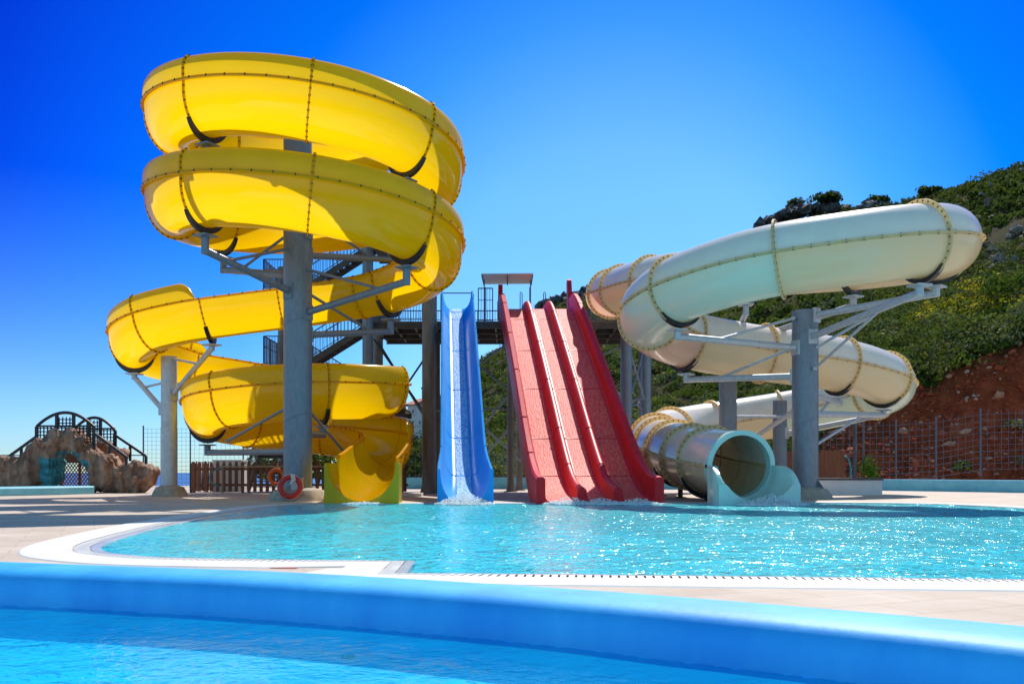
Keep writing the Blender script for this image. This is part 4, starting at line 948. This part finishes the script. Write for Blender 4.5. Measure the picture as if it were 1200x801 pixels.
for yy, x0, x1, ztop, ph in ((BY - 0.1, 43, 110, 3.58, 484), (BY + 2.4, 86, 135, 3.5, 486)):
    mb = MB(); a = pt(x0, 512, yy); b = pt(x1, 512, yy); n = 18; arc = []
    for t_ in np.linspace(0, 1, n):
        arc.append((a[0] + (b[0] - a[0]) * t_, yy, ztop - 0.62 * (2 * t_ - 1) ** 2))
    mb.tube(arc, 0.07, 8)
    for t_ in (0, 0.33, 0.66, 1.0):
        k = int(round(t_ * (n - 1))); x = arc[k][0]; mb.bar((x, yy, 2.0), (x, yy, arc[k][2]), 0.12, 0.12, up=(0, 1, 0))
    lattice_panel((a[0], yy), (b[0], yy), 2.25, 2.95, mb); mb.bar((a[0], yy, 2.98), (b[0], yy, 2.98), 0.06, 0.08)
    lattice_panel((a[0] + (b[0] - a[0]) * .33, yy), (a[0] + (b[0] - a[0]) * .66, yy), 2.95, 3.38, mb)
    mb.build('bridge_railing', M['wood_dark'], bridge)
for a, b, yy, n in (((43, 511), (7, 537), BY - 0.1, 3), ((110, 507), (148, 535), BY - 0.1, 3), ((134, 509), (171, 534), BY + 2.4, 3)):
    mb = MB(); p = pt(*a, yy); q = pt(*b, yy); mb.bar(p, q, 0.09, 0.11)
    for t_ in np.linspace(0, 1, n):
        c = p + (q - p) * t_; mb.bar(c, c - np.array([0, 0, 0.75]), 0.1, 0.1, up=(0, 1, 0))
    mb.build('stair_rail', M['wood_dark'], bridge)
mb = MB(); a = pt(72, 560, BY + 2.2); b = pt(106, 560, BY + 2.2); k = 0.13
p, q = np.array([a[0], BY + 2.2]), np.array([b[0], BY + 2.2])
for s in np.arange(-1.3, 1.35, 0.15):
    for d in (1, -1):
        x0, z0_ = a[0] + 0.65 + s, 0.1; mb.bar((x0, BY + 2.2 + 0.02 * d, z0_), (x0 + d * 0.9, BY + 2.2 + 0.02 * d, 1.35), 0.02, 0.04)
mb.bar((a[0], BY + 2.2, 1.6), (b[0], BY + 2.2, 1.6), 0.06, 0.5)
for x in (a[0], (a[0] + b[0]) / 2 + .2, b[0]): mb.bar((x, BY + 2.15, 0), (x, BY + 2.15, 1.8), 0.1, 0.1, up=(0, 1, 0))
tag(mb.build('lattice_gate', M['wood'], None), 'brown lattice gate seen through the rock arch', 'gate')
mb = MB(); mb.cyl((-26, 46, 0), (-26, 46, 1.9), 0.04, 8); mb.bar((-32, 46, 1.75), (-18, 46, 1.75), 0.04, 0.05); mb.bar((-32, 46, 1.2), (-18, 46, 1.2), 0.03, 0.03)
for x in (-30, -22): mb.cyl((x, 46, 0), (x, 46, 1.8), 0.035, 8)
tag(mb.build('guard_rail', M['rail'], None), 'thin metal guard rail against the sky behind the rock arch', 'rail')

# ================================================================== HILLSIDE
sk_px = np.array([380, 440, 470, 520, 565, 590, 620, 645, 690, 760, 840, 882, 893, 960, 1040, 1090, 1140, 1200, 1400, 1700, 2100])
sk_py = np.array([550, 520, 492, 462, 423, 407, 378, 357, 342, 334, 316, 296, 275, 248, 241, 230, 213, 198, 150, 110, 100])
sk_Y = np.array([200, 210, 215, 220, 225, 222, 218, 212, 205, 195, 180, 172, 168, 158, 148, 135, 122, 110, 92, 85, 85.0])
b_Y = np.interp
def base_Y(px): return np.interp(px, [380, 470, 560, 700, 880, 960, 1050, 1200, 1500, 2100], [85, 72, 62, 57, 56, 54, 53, 52, 50, 50])
def hill_z(px, Y):
    Y0 = base_Y(px); Yr = np.interp(px, sk_px, sk_Y); zr = EYE + (HOR - np.interp(px, sk_px, sk_py)) * Yr / F
    t = (Y - Y0) / (Yr - Y0)
    bank = np.interp(px, [850, 930, 1000, 1100, 1200, 1500], [0, 0.8, 4.2, 5.3, 6.3, 7.5])
    up_ = bank * sm(0, 9, Y - Y0)
    z = up_ + np.maximum(zr - bank, 0.1) * np.clip(t, 0, 1) ** 1.12 * np.where(t > 0, 1, 0)
    over = np.clip(Y - Yr, 0, None); z = z - over * 0.18
    X = (px - 600) * Y / F
    amp = sm(0, 12, Y - Y0)
    z = z + amp * (3.0 * fbm(X * 0.045, Y * 0.045, 4)) * sm(1.25, 0.85, t) + sm(-1, 3, Y - Y0) * (0.9 * fbm(X * 0.35, Y * 0.35 + 5, 4) + np.interp(px, [930, 1000], [0, 1]) * sm(14, 10, Y - Y0) * 1.1 * (np.abs(fbm(X * 0.5 + 31, Y * 0.6, 4)) - 0.1))
    return np.where(Y < Y0, -0.25, z - 0.05)
def hill_xyz(px, Y): return np.stack([(px - 600) * Y / F, Y, hill_z(px, Y)], axis=-1)
gpx = np.r_[np.arange(380, 1250, 4.0), np.arange(1250, 2100, 20)]
gy = np.r_[np.arange(50, 70, 0.55), np.arange(70, 130, 1.1), np.arange(130, 330, 2.6)]
PXg, GYg = np.meshgrid(gpx, gy, indexing='ij')
HV = hill_xyz(PXg, GYg)
soil = np.interp(PXg, [900, 985, 1060, 1200, 1500], [0, 0.55, 0.95, 1, 1]) * sm(8.5, 5.5, (GYg - base_Y(PXg)) + 5 * fbm(HV[..., 0] * 0.3, HV[..., 1] * 0.3, 3))
soil = np.maximum(soil, 0.5 * sm(0.16, 0.3, fbm(HV[..., 0] * 0.09 + 7, HV[..., 1] * 0.09, 4)))
g1 = np.array([0.075, 0.052, 0.024]); g2 = np.array([0.04, 0.042, 0.015]); s1 = np.array([0.46, 0.085, 0.034]); s2 = np.array([0.22, 0.038, 0.018])
k1 = np.clip(0.5 + 1.6 * fbm(HV[..., 0] * 0.2, HV[..., 1] * 0.2, 4), 0, 1)[..., None]; k2 = np.clip(0.5 + 2 * fbm(HV[..., 0] * 1.3, HV[..., 2] * 1.3 + HV[..., 1], 4), 0, 1)[..., None]
cl = (g1 * k1 + g2 * (1 - k1)) * (1 - soil[..., None]) + (s1 * k2 + s2 * (1 - k2)) * soil[..., None]
M['hill'] = mat('hillside_ground', (1, 1, 1), 0.95, spec=0.03, attr='Col', base2=(0.62, 0.6, 0.58), vscale=1.8, bump=0.8, bscale=2.2, detail=8)
mb = MB(); mb.grid(HV)
struct('hillside', mb, M['hill'], smooth=True, colors=np.concatenate([cl, np.ones(cl.shape[:2] + (1,))], axis=-1).reshape(-1, 4))
def soil_at(px, Y):
    X = (px - 600) * Y / F
    return np.interp(px, [900, 985, 1060, 1200, 1500], [0, 0.55, 0.95, 1, 1]) * sm(8.5, 5.5, (Y - base_Y(px)) + 5 * fbm(X * 0.3, Y * 0.3, 3))

# far ground and sea
mb = MB(); mb.add([(-6000, 66, -16), (8000, 66, -16), (22000, 30000, -16), (-22000, 30000, -16)], [(0, 1, 2, 3)]); struct('sea', mb, M['sea'])
mb = MB(); mb.add([(-60, 63.9, -0.02), (-19, 63.9, -0.02), (-17, 400, -2), (80, 400, -2), (300, 60, -0.3), (80, 60, -0.3), (60, 63.9, -0.02)], [(0, 1, 2, 6), (2, 3, 6), (3, 4, 5, 6)][:0])
mb.add([(-45, 64, -0.01), (80, 64, -0.01), (80, 66, -16.5), (-45, 66, -16.5)], [(3, 2, 1, 0)]); struct('cliff', mb, M['stone'])

# shrubs
GREENS = np.array([(0.026, 0.042, 0.012), (0.06, 0.095, 0.018), (0.13, 0.17, 0.028), (0.24, 0.27, 0.035), (0.18, 0.165, 0.07), (0.17, 0.11, 0.065), (0.32, 0.25, 0.11), (0.15, 0.15, 0.095)])
PROB = np.array([0.22, 0.17, 0.14, 0.07, 0.15, 0.09, 0.09, 0.07])
def leaf_cloud(C, rad, hgt, n, size, colr, flower=None):
    """n leaf clumps (triangles pairs) in a dome at C; returns verts, colours"""
    u = rng.normal(size=(n, 3)); u /= np.linalg.norm(u, axis=1)[:, None]; u[:, 2] = np.abs(u[:, 2]); rr = rng.random(n) ** 0.18
    lump = 1 + 0.25 * np.sin(u[:, 0] * 5 + C[0]) * np.cos(u[:, 1] * 5 + C[1])
    P = C + u * (rr * lump)[:, None] * np.array([rad, rad, hgt])
    uj = u + 0.45 * rng.normal(size=(n, 3)); a = np.cross(uj, rng.normal(size=(n, 3))); a /= np.linalg.norm(a, axis=1)[:, None]; b = np.cross(a, uj); b /= np.linalg.norm(b, axis=1)[:, None]
    s = size * (0.6 + 0.8 * rng.random(n))[:, None]
    V = np.stack([P - a * s, P + b * s * 0.75, P + a * s, P - b * s * 0.75], axis=1)
    c = colr * (0.75 + 0.5 * rng.random(n))[:, None]
    if flower is not None:
        fl = (rng.random(n) < 0.55) & (u[:, 2] * rr > 0.25); c = np.where(fl[:, None], np.array(flower) * (0.7 + 0.5 * rng.random(n))[:, None], c)
    return V.reshape(-1, 3), np.repeat(np.c_[c, np.ones(n)], 4, axis=0)
def quads_obj(name, Vs, Cs, mats, parent=None):
    V = np.vstack(Vs); C = np.vstack(Cs); off = np.array(parent.location) if parent is not None else np.zeros(3); n = len(V) // 4
    me = bpy.data.meshes.new(name); me.vertices.add(len(V)); me.vertices.foreach_set('co', (V - off).ravel()); me.loops.add(len(V)); me.loops.foreach_set('vertex_index', np.arange(len(V)))
    me.polygons.add(n); me.polygons.foreach_set('loop_start', np.arange(n) * 4); me.update(calc_edges=True); me.validate()
    a = me.color_attributes.new('Col', 'FLOAT_COLOR', 'POINT'); a.data.foreach_set('color', C.astype(np.float32).ravel())
    me.materials.append(mats); o = bpy.data.objects.new(name, me); col.objects.link(o)
    if parent is not None: o.parent = parent
    return o
def yellow_zone(px, py): return (((px - 1172) / 45) ** 2 + ((py - 358) / 18) ** 2 < 1) or (((px - 1112) / 30) ** 2 + ((py - 374) / 9) ** 2 < 1) or (((px - 1085) / 16) ** 2 + ((py - 380) / 5) ** 2 < 1)
Vs, Cs, big = [], [], []
N = 10000; cnt = 0
while cnt < N:
    px = rng.uniform(440, 1330); Y0 = float(base_Y(px)); Yr = float(np.interp(px, sk_px, sk_Y))
    Y = Y0 + (Yr + 4 - Y0) * rng.random() ** 1.15 + 0.3
    C = hill_xyz(np.array(px), np.array(Y)); py = HOR - (C[2] - EYE) * F / Y
    dens = 0.62 + 2.4 * float(fbm(C[0] * 0.06 + 3, C[1] * 0.06, 3))
    if soil_at(px, Y) > 0.35:
        if rng.random() > 0.01: cnt += 0.25; continue
    if rng.random() > max(0.06, dens + 0.1): cnt += 0.3; continue
    cnt += 1
    rad = rng.uniform(0.4, 1.0) * (1.9 if rng.random() < 0.16 else 1) * (0.75 if Y < Y0 + 3 else 1)
    pm = float(fbm(C[0] * 0.05 + 11, C[1] * 0.05 + 4, 3)); pr_ = PROB * np.exp(5.0 * pm * np.array([-1, -.6, .2, .8, 1, 1, 1.2, .6])); colr = GREENS[rng.choice(8, p=pr_ / pr_.sum())] * rng.uniform(.75, 1.25)
    fl = None
    if yellow_zone(px, py + 4) and rng.random() < 0.75: fl = (0.85, 0.58, 0.012)
    elif rng.random() < 0.008 or (py > 500 and px < 740 and rng.random() < .25): fl = (0.34, 0.27, 0.05)
    near = Y < 95
    v, c = leaf_cloud(C - (0, 0, 0.1), rad * rng.uniform(.85, 1.25), rad * rng.uniform(0.7, 1.1), 120 if near else 60, 0.115 if near else 0.19, colr, fl)
    Vs.append(v); Cs.append(c); big.append((rad / Y, C))
order = sorted(range(len(big)), key=lambda k_: -big[k_][0])[:220]; pick = set(order)
for k_ in order:
    t_ = quads_obj('maquis_shrub', [Vs[k_] - big[k_][1]], [Cs[k_]], M['leaf']); t_.location = tuple(float(x) for x in big[k_][1])
    tag(t_, 'large leafy shrub standing out of the scrub on the hillside', 'shrub', 'large shrubs on the hillside')
Vs = [v for k_, v in enumerate(Vs) if k_ not in pick]; Cs = [c for k_, c in enumerate(Cs) if k_ not in pick]
tag(quads_obj('hillside_scrub', Vs, Cs, M['leaf']), 'dense green and olive maquis scrub covering the hillside', kind='stuff')
# rubble on the bank
def hull_shape(n=11):
    bm = bmesh.new()
    for _k in range(n):
        u = rng.normal(size=3); u /= np.linalg.norm(u); bm.verts.new(tuple(u * rng.uniform(.75, 1.15) * np.array([1.15, 1, .8])))
    g = bmesh.ops.convex_hull(bm, input=bm.verts[:]); bmesh.ops.delete(bm, geom=list({v for v in g['geom_interior'] + g['geom_unused'] if isinstance(v, bmesh.types.BMVert)}), context='VERTS')
    bm.verts.index_update(); r_ = (np.array([v.co[:] for v in bm.verts]), [tuple(v.index for v in f.verts) for f in bm.faces]); bm.free(); return r_
HULLS = [hull_shape() for _ in range(14)]
M['redstone2'] = mat('red_boulder', (0.42, 0.12, 0.065), 0.95, spec=0.05, var=0.5, vscale=2)
mb = MB(); ico = bmesh.new(); bmesh.ops.create_icosphere(ico, subdivisions=1, radius=1); iv = np.array([v.co[:] for v in ico.verts]); ifc = [tuple(v.index for v in f.verts) for f in ico.faces]; ico.free()
k = 0
while k < 4200:
    px = rng.uniform(930, 1300); Y = float(base_Y(px)) + rng.uniform(-0.5, 11)
    k += 1
    if soil_at(px, max(Y, float(base_Y(px)) + .1)) < 0.4: continue
    C = hill_xyz(np.array(px), np.array(max(Y, float(base_Y(px)) + .05))); s = rng.uniform(0.05, 0.16) * (2.3 if rng.random() < 0.03 else 1)
    if s > 0.3:
        m1 = MB(); hv, hf = HULLS[k % 14]; m1.add(hv * s * 1.15 + C + (0, 0, s * .2), hf)
        tag(m1.build('boulder', M['stone'] if rng.random() < .5 else M['redstone2'], None), 'loose boulder lying on the red earth bank behind the wire fence', 'boulder', 'boulders on the red earth bank'); continue
    hv, hf = HULLS[k % 14]; mb.add(hv * s * rng.uniform(.7, 1.3, size=3) + C + (0, 0, s * .25), hf, 1 if (rng.random() < .9 or s > 0.2 and rng.random() < .6) else 0)
M['redstone'] = mat('red_stone', (0.40, 0.085, 0.038), 0.95, spec=0.05, var=0.5, vscale=2)
tag(mb.build('bank_rubble', [M['stone'], M['redstone']], None), 'pale and red stones lying over the red earth bank', kind='stuff')

for k in range(46):
    px = rng.uniform(1060, 1215) if k < 34 else rng.uniform(600, 900); Yr = float(np.interp(px, sk_px, sk_Y)); Y0 = float(base_Y(px)); Y = Y0 + (Yr - Y0) * (rng.uniform(.45, 1.0) if k < 34 else rng.uniform(.2, .95)); C = hill_xyz(np.array(px), np.array(Y)); m1 = MB(); s_ = rng.uniform(.3, .85)
    for _ in range(4):
        hv, hf = HULLS[rng.integers(14)]; m1.add(hv * s_ * rng.uniform(.5, 1.1, size=3) + C + rng.normal(size=3) * s_ * np.array([.8, .5, .25]) + (0, 0, s_ * .55), hf)
    tag(m1.build('hillside_rock', M['rock_pale'], None), 'grey rock showing between the bushes of the hillside', 'rock', 'grey rocks among the hillside scrub')
# shrubs that stand out
def shrub(px, Y, rad, hgt, colr, lab, z=None, n=420, size=0.11, fl=None, cat='shrub', group=None):
    C = hill_xyz(np.array(float(px)), np.array(float(Y)))
    if z is not None: C[2] = z
    t_ = thing('shrub', C, lab, cat, group); Vq, Cq = [], []
    for _ in range(6):
        o_ = rng.normal(size=3) * np.array([rad * .4, rad * .4, hgt * .2]); o_[2] = abs(o_[2])
        v, c = leaf_cloud(C + o_ + (0, 0, hgt * .15), rad * .7, hgt * .75, n // 6, size, np.array(colr), fl); Vq.append(v); Cq.append(c)
    quads_obj('foliage', Vq, Cq, M['leaf'], t_)
    mb = MB()
    for a in np.linspace(0, 6.28, 4)[:3]: mb.cyl(C, C + (math.cos(a) * rad * .3, math.sin(a) * rad * .3, hgt * .6), 0.05 * rad, 6, r2=0.015)
    mb.build('stem', M['stem'], t_)
shrub(1022, 50.6, 0.55, 1.35, (0.10, 0.17, 0.02), 'small bright green bush growing in front of the wire fence', z=0.1, n=500, size=0.08)
shrub(1188, 70, 1.7, 1.9, (0.05, 0.10, 0.015), 'large dark green bush at the top edge of the red bank, far right', n=800, size=0.15)
shrub(489, 66, 2.6, 2.6, (0.03, 0.055, 0.015), 'dark green bush below the white house', z=0.2, n=900, size=0.2)
shrub(372, 60, 1.6, 2.4, (0.05, 0.075, 0.02), 'olive green bush behind the picket fence beside the thick column', z=0.0, n=700, size=0.16)
shrub(322, 58, 1.5, 2.2, (0.045, 0.08, 0.02), 'green bush under the dark stairs behind the picket fence', z=0.0, n=600, size=0.16)
shrub(690, 58, 1.1, 1.0, (0.14, 0.12, 0.03), 'dry yellowish bush at the hill foot behind the red slide', z=0.2, n=500, size=0.1, fl=(0.34, 0.27, 0.05))
shrub(578, 60, 1.0, 1.1, (0.12, 0.13, 0.03), 'pale yellow green bush at the hill foot between the blue and red slides', z=0.2, n=500, size=0.1, fl=(0.34, 0.27, 0.05))
for px, Yk, s_, lab in ((933, 161, 1.7, 'round dark bush on the left end of the grey crag'), (966, 157, 1.9, 'dark bush on the middle of the grey crag'), (973, 156, 1.5, 'small dark bush beside the larger one on the crag top'), (1031, 149, 1.7, 'flat topped dark tree at the right end of the crag'), (1093, 134, 1.5, 'low dark bush on the skyline right of the white tube')):
    Yr = float(np.interp(px, sk_px, sk_Y)); z = EYE + (HOR - {933: 245, 966: 239, 973: 238, 1031: 240, 1093: 231}[px]) * Yk / F
    shrub(px, Yk, s_, s_ * .8, (0.022, 0.04, 0.014), lab, z=z, n=420, size=0.3)

# crag
def crag(pxs, tops, base_py, Y, dep, lab, seed, amp=1.0):
    nx, nz = 90, 26; px_ = np.linspace(pxs[0], pxs[-1], nx); top = np.interp(px_, pxs, tops)
    rows = []
    sp_ = []
    for a in np.linspace(0, 1, 34):
        p = pxs[0] + (pxs[-1] - pxs[0]) * a; tp = float(np.interp(p, pxs, tops)); bp = base_py
        for zf in np.arange(0.15, 1.0, 0.3):
            c = pt(p + rng.normal() * 2, bp + (tp - bp) * zf, Y + rng.normal() * 1.2); k = Y / F * rng.uniform(5, 11)
            c[2] = min(c[2], EYE + (HOR - tp) * Y / F - k * 0.8); sp_.append((c, k, dep, k))
    bm = bmesh.new()
    for c, k, _, _ in sp_:
        for _r in range(2):
            vs = []
            for _k in range(9):
                u = rng.normal(size=3); u /= np.linalg.norm(u); q = c + u * np.array([k * rng.uniform(.6, 1.15), dep * .8, k * rng.uniform(.7, 1.1)]) + rng.normal(size=3) * k * 0.08
                vs.append(bm.verts.new(tuple(q)))
            g = bmesh.ops.convex_hull(bm, input=vs)
            bmesh.ops.delete(bm, geom=list({v for v in g['geom_interior'] + g['geom_unused'] if isinstance(v, bmesh.types.BMVert)}), context='VERTS')
    me = bpy.data.meshes.new('rock_outcrop'); bm.to_mesh(me); bm.free(); me.materials.append(M['rock_grey'])
    o = bpy.data.objects.new('rock_outcrop', me); col.objects.link(o); tag(o, lab, 'rock outcrop')
crag([893, 905, 930, 960, 985, 1005], [256, 246, 237, 232, 233, 242], 285, 158, 3.5, 'dark grey limestone crag on the skyline above the white tube', 3.0)
crag([1008, 1020, 1040], [238, 235, 240], 262, 150, 2.5, 'small grey crag right of the larger one on the skyline', 8.0, 0.6)
crag([632, 650, 668, 690, 720], [353, 347, 343, 333, 326], 372, 214, 4, 'grey rocky ridge on the skyline behind the red slide top', 5.0)
crag([562, 575, 592, 612], [422, 413, 401, 384], 440, 224, 4, 'rocky skyline spur between the blue and red slides', 11.0, 0.8)

# ================================================================== HOUSES
def house(px0, px1, Y, py0, py1, dep, lab, roof_h, wins, balc, m=None):
    a = pt(px0, py1, Y); b = pt(px1, py0, Y); x0, x1, z0, z1 = a[0], b[0], a[2] - 3, b[2]
    h = thing('house', ((x0 + x1) / 2, Y, z0), lab, 'house'); mb = MB(); mb.box(((x0 + x1) / 2, Y + dep / 2, (z0 + z1) / 2), (x1 - x0, dep, z1 - z0)); mb.build('wall', m or M['house'], h)
    mb = MB(); e = 0.5; v = [(x0 - e, Y - e, z1 + .02), (x1 + e, Y - e, z1 + .02), (x1 + e, Y + dep + e, z1 + .02), (x0 - e, Y + dep + e, z1 + .02), (x0 + 1, Y + dep / 2, z1 + roof_h), (x1 - 1, Y + dep / 2, z1 + roof_h)]
    mb.add(v, [(0, 1, 5, 4), (1, 2, 5), (2, 3, 4, 5), (3, 0, 4), (3, 2, 1, 0)]); rf = mb.build('roof', M['roof'], h)
    mb = MB(); mb.box((x0 + 2, Y + 2, z1 + roof_h + .2), (0.8, 0.8, 1.8)); mb.box((x0 + 2, Y + 2, z1 + roof_h + 1.15), (1.0, 1.0, 0.2)); mb.build('chimney', M['roof'], h)
    for wx, wy, ww, wh in wins:
        c = pt(wx, wy, Y); k = Y / F; mb = MB()
        for dx, dz, sx_, sz_ in ((-ww * k / 2, 0, .12, wh * k + .12), (ww * k / 2, 0, .12, wh * k + .12), (0, wh * k / 2, ww * k, .12), (0, -wh * k / 2, ww * k, .12)): mb.box((c[0] + dx, Y - 0.05, c[2] + dz), (sx_, 0.14, sz_))
        wn_ = mb.build('window', M['whitewall'], h); mb = MB(); mb.box((c[0], Y - 0.01, c[2]), (ww * k - .12, 0.05, wh * k - .12)); mb.build('pane', M['glass'], wn_)
        mb = MB(); mb.box((c[0], Y - 0.1, c[2] - wh * k / 2 - .1), (ww * k + .3, 0.3, 0.08)); mb.build('sill', M['whitewall'], wn_)
    for wx, wy, ww in balc:
        c = pt(wx, wy, Y); k = Y / F; mb = MB(); mb.box((c[0], Y - 0.75, c[2]), (ww * k, 1.5, 0.2), 0)
        mb.box((c[0], Y - 1.45, c[2] + 1.0), (ww * k, 0.06, 0.06), 1)
        for x in np.linspace(-ww * k / 2, ww * k / 2, 14): mb.bar((c[0] + x, Y - 1.45, c[2]), (c[0] + x, Y - 1.45, c[2] + 1), 0.05, 0.05, 1, up=(0, 1, 0))
        mb.build('balcony', [M['whitewall'], M['rail']], h)
house(478, 506, 118, 474, 505, 8, 'white house with terracotta roof on the slope behind the yellow slide', 1.1, [(484, 482, 3, 5), (484, 495, 3, 5), (492, 495, 3, 5), (499, 482, 3, 5)], [])
house(452, 480, 122, 483, 512, 8, 'lower white house with dark balconies left of the terracotta roofed one', 0.9, [(458, 490, 4, 7), (467, 489, 7, 7), (474, 489, 4, 7), (467, 501, 7, 8), (458, 501, 3, 5)], [(467, 494, 16), (467, 506, 16)])
house(405, 436, 90, 531, 548, 6, 'low tan house seen under the yellow slide beside its outlet', 0.7, [(412, 538, 4, 5), (424, 538, 4, 5)], [], m=M['stone'])

# ================================================================== SPLASHES
def splash(x, y, rx, ry, h, n, lab):
    mb = MB()
    for _ in range(n):
        a = rng.random() * 6.283; q = rng.random() ** 0.6; px_ = x + rx * q * math.cos(a); py_ = y + ry * q * math.sin(a)
        z = 0.01 + h * (1 - q) * rng.random() ** 1.6; s = rng.uniform(0.007, 0.022) * (1.7 if z < 0.05 else 0.8)
        mb.add(iv * (1 + 0.3 * rng.normal(size=iv.shape)) * s * np.array([1.6, 1.3, 0.8 if z < .06 else 1.2]) + (px_, py_, z), ifc)
    tag(mb.build('splash_foam', M['foam'], None, smooth=True), lab, kind='stuff')
splash(-1.36, 26.9, 0.85, 0.75, 0.42, 1500, 'white foam where the blue slide meets the pool')
splash(1.65, 26.95, 0.75, 0.55, 0.25, 800, 'white foam at the left red lane')
splash(2.57, 26.9, 0.75, 0.55, 0.2, 800, 'white foam at the middle red lane')
splash(3.6, 26.9, 0.75, 0.5, 0.2, 700, 'white foam at the right red lane')
splash(7.3, 26.3, 1.0, 0.6, 0.34, 1500, 'white foam at the white tube mouth')
splash(-4.3, 26.95, 0.6, 0.3, 0.08, 220, 'thin foam at the yellow slide mouth')
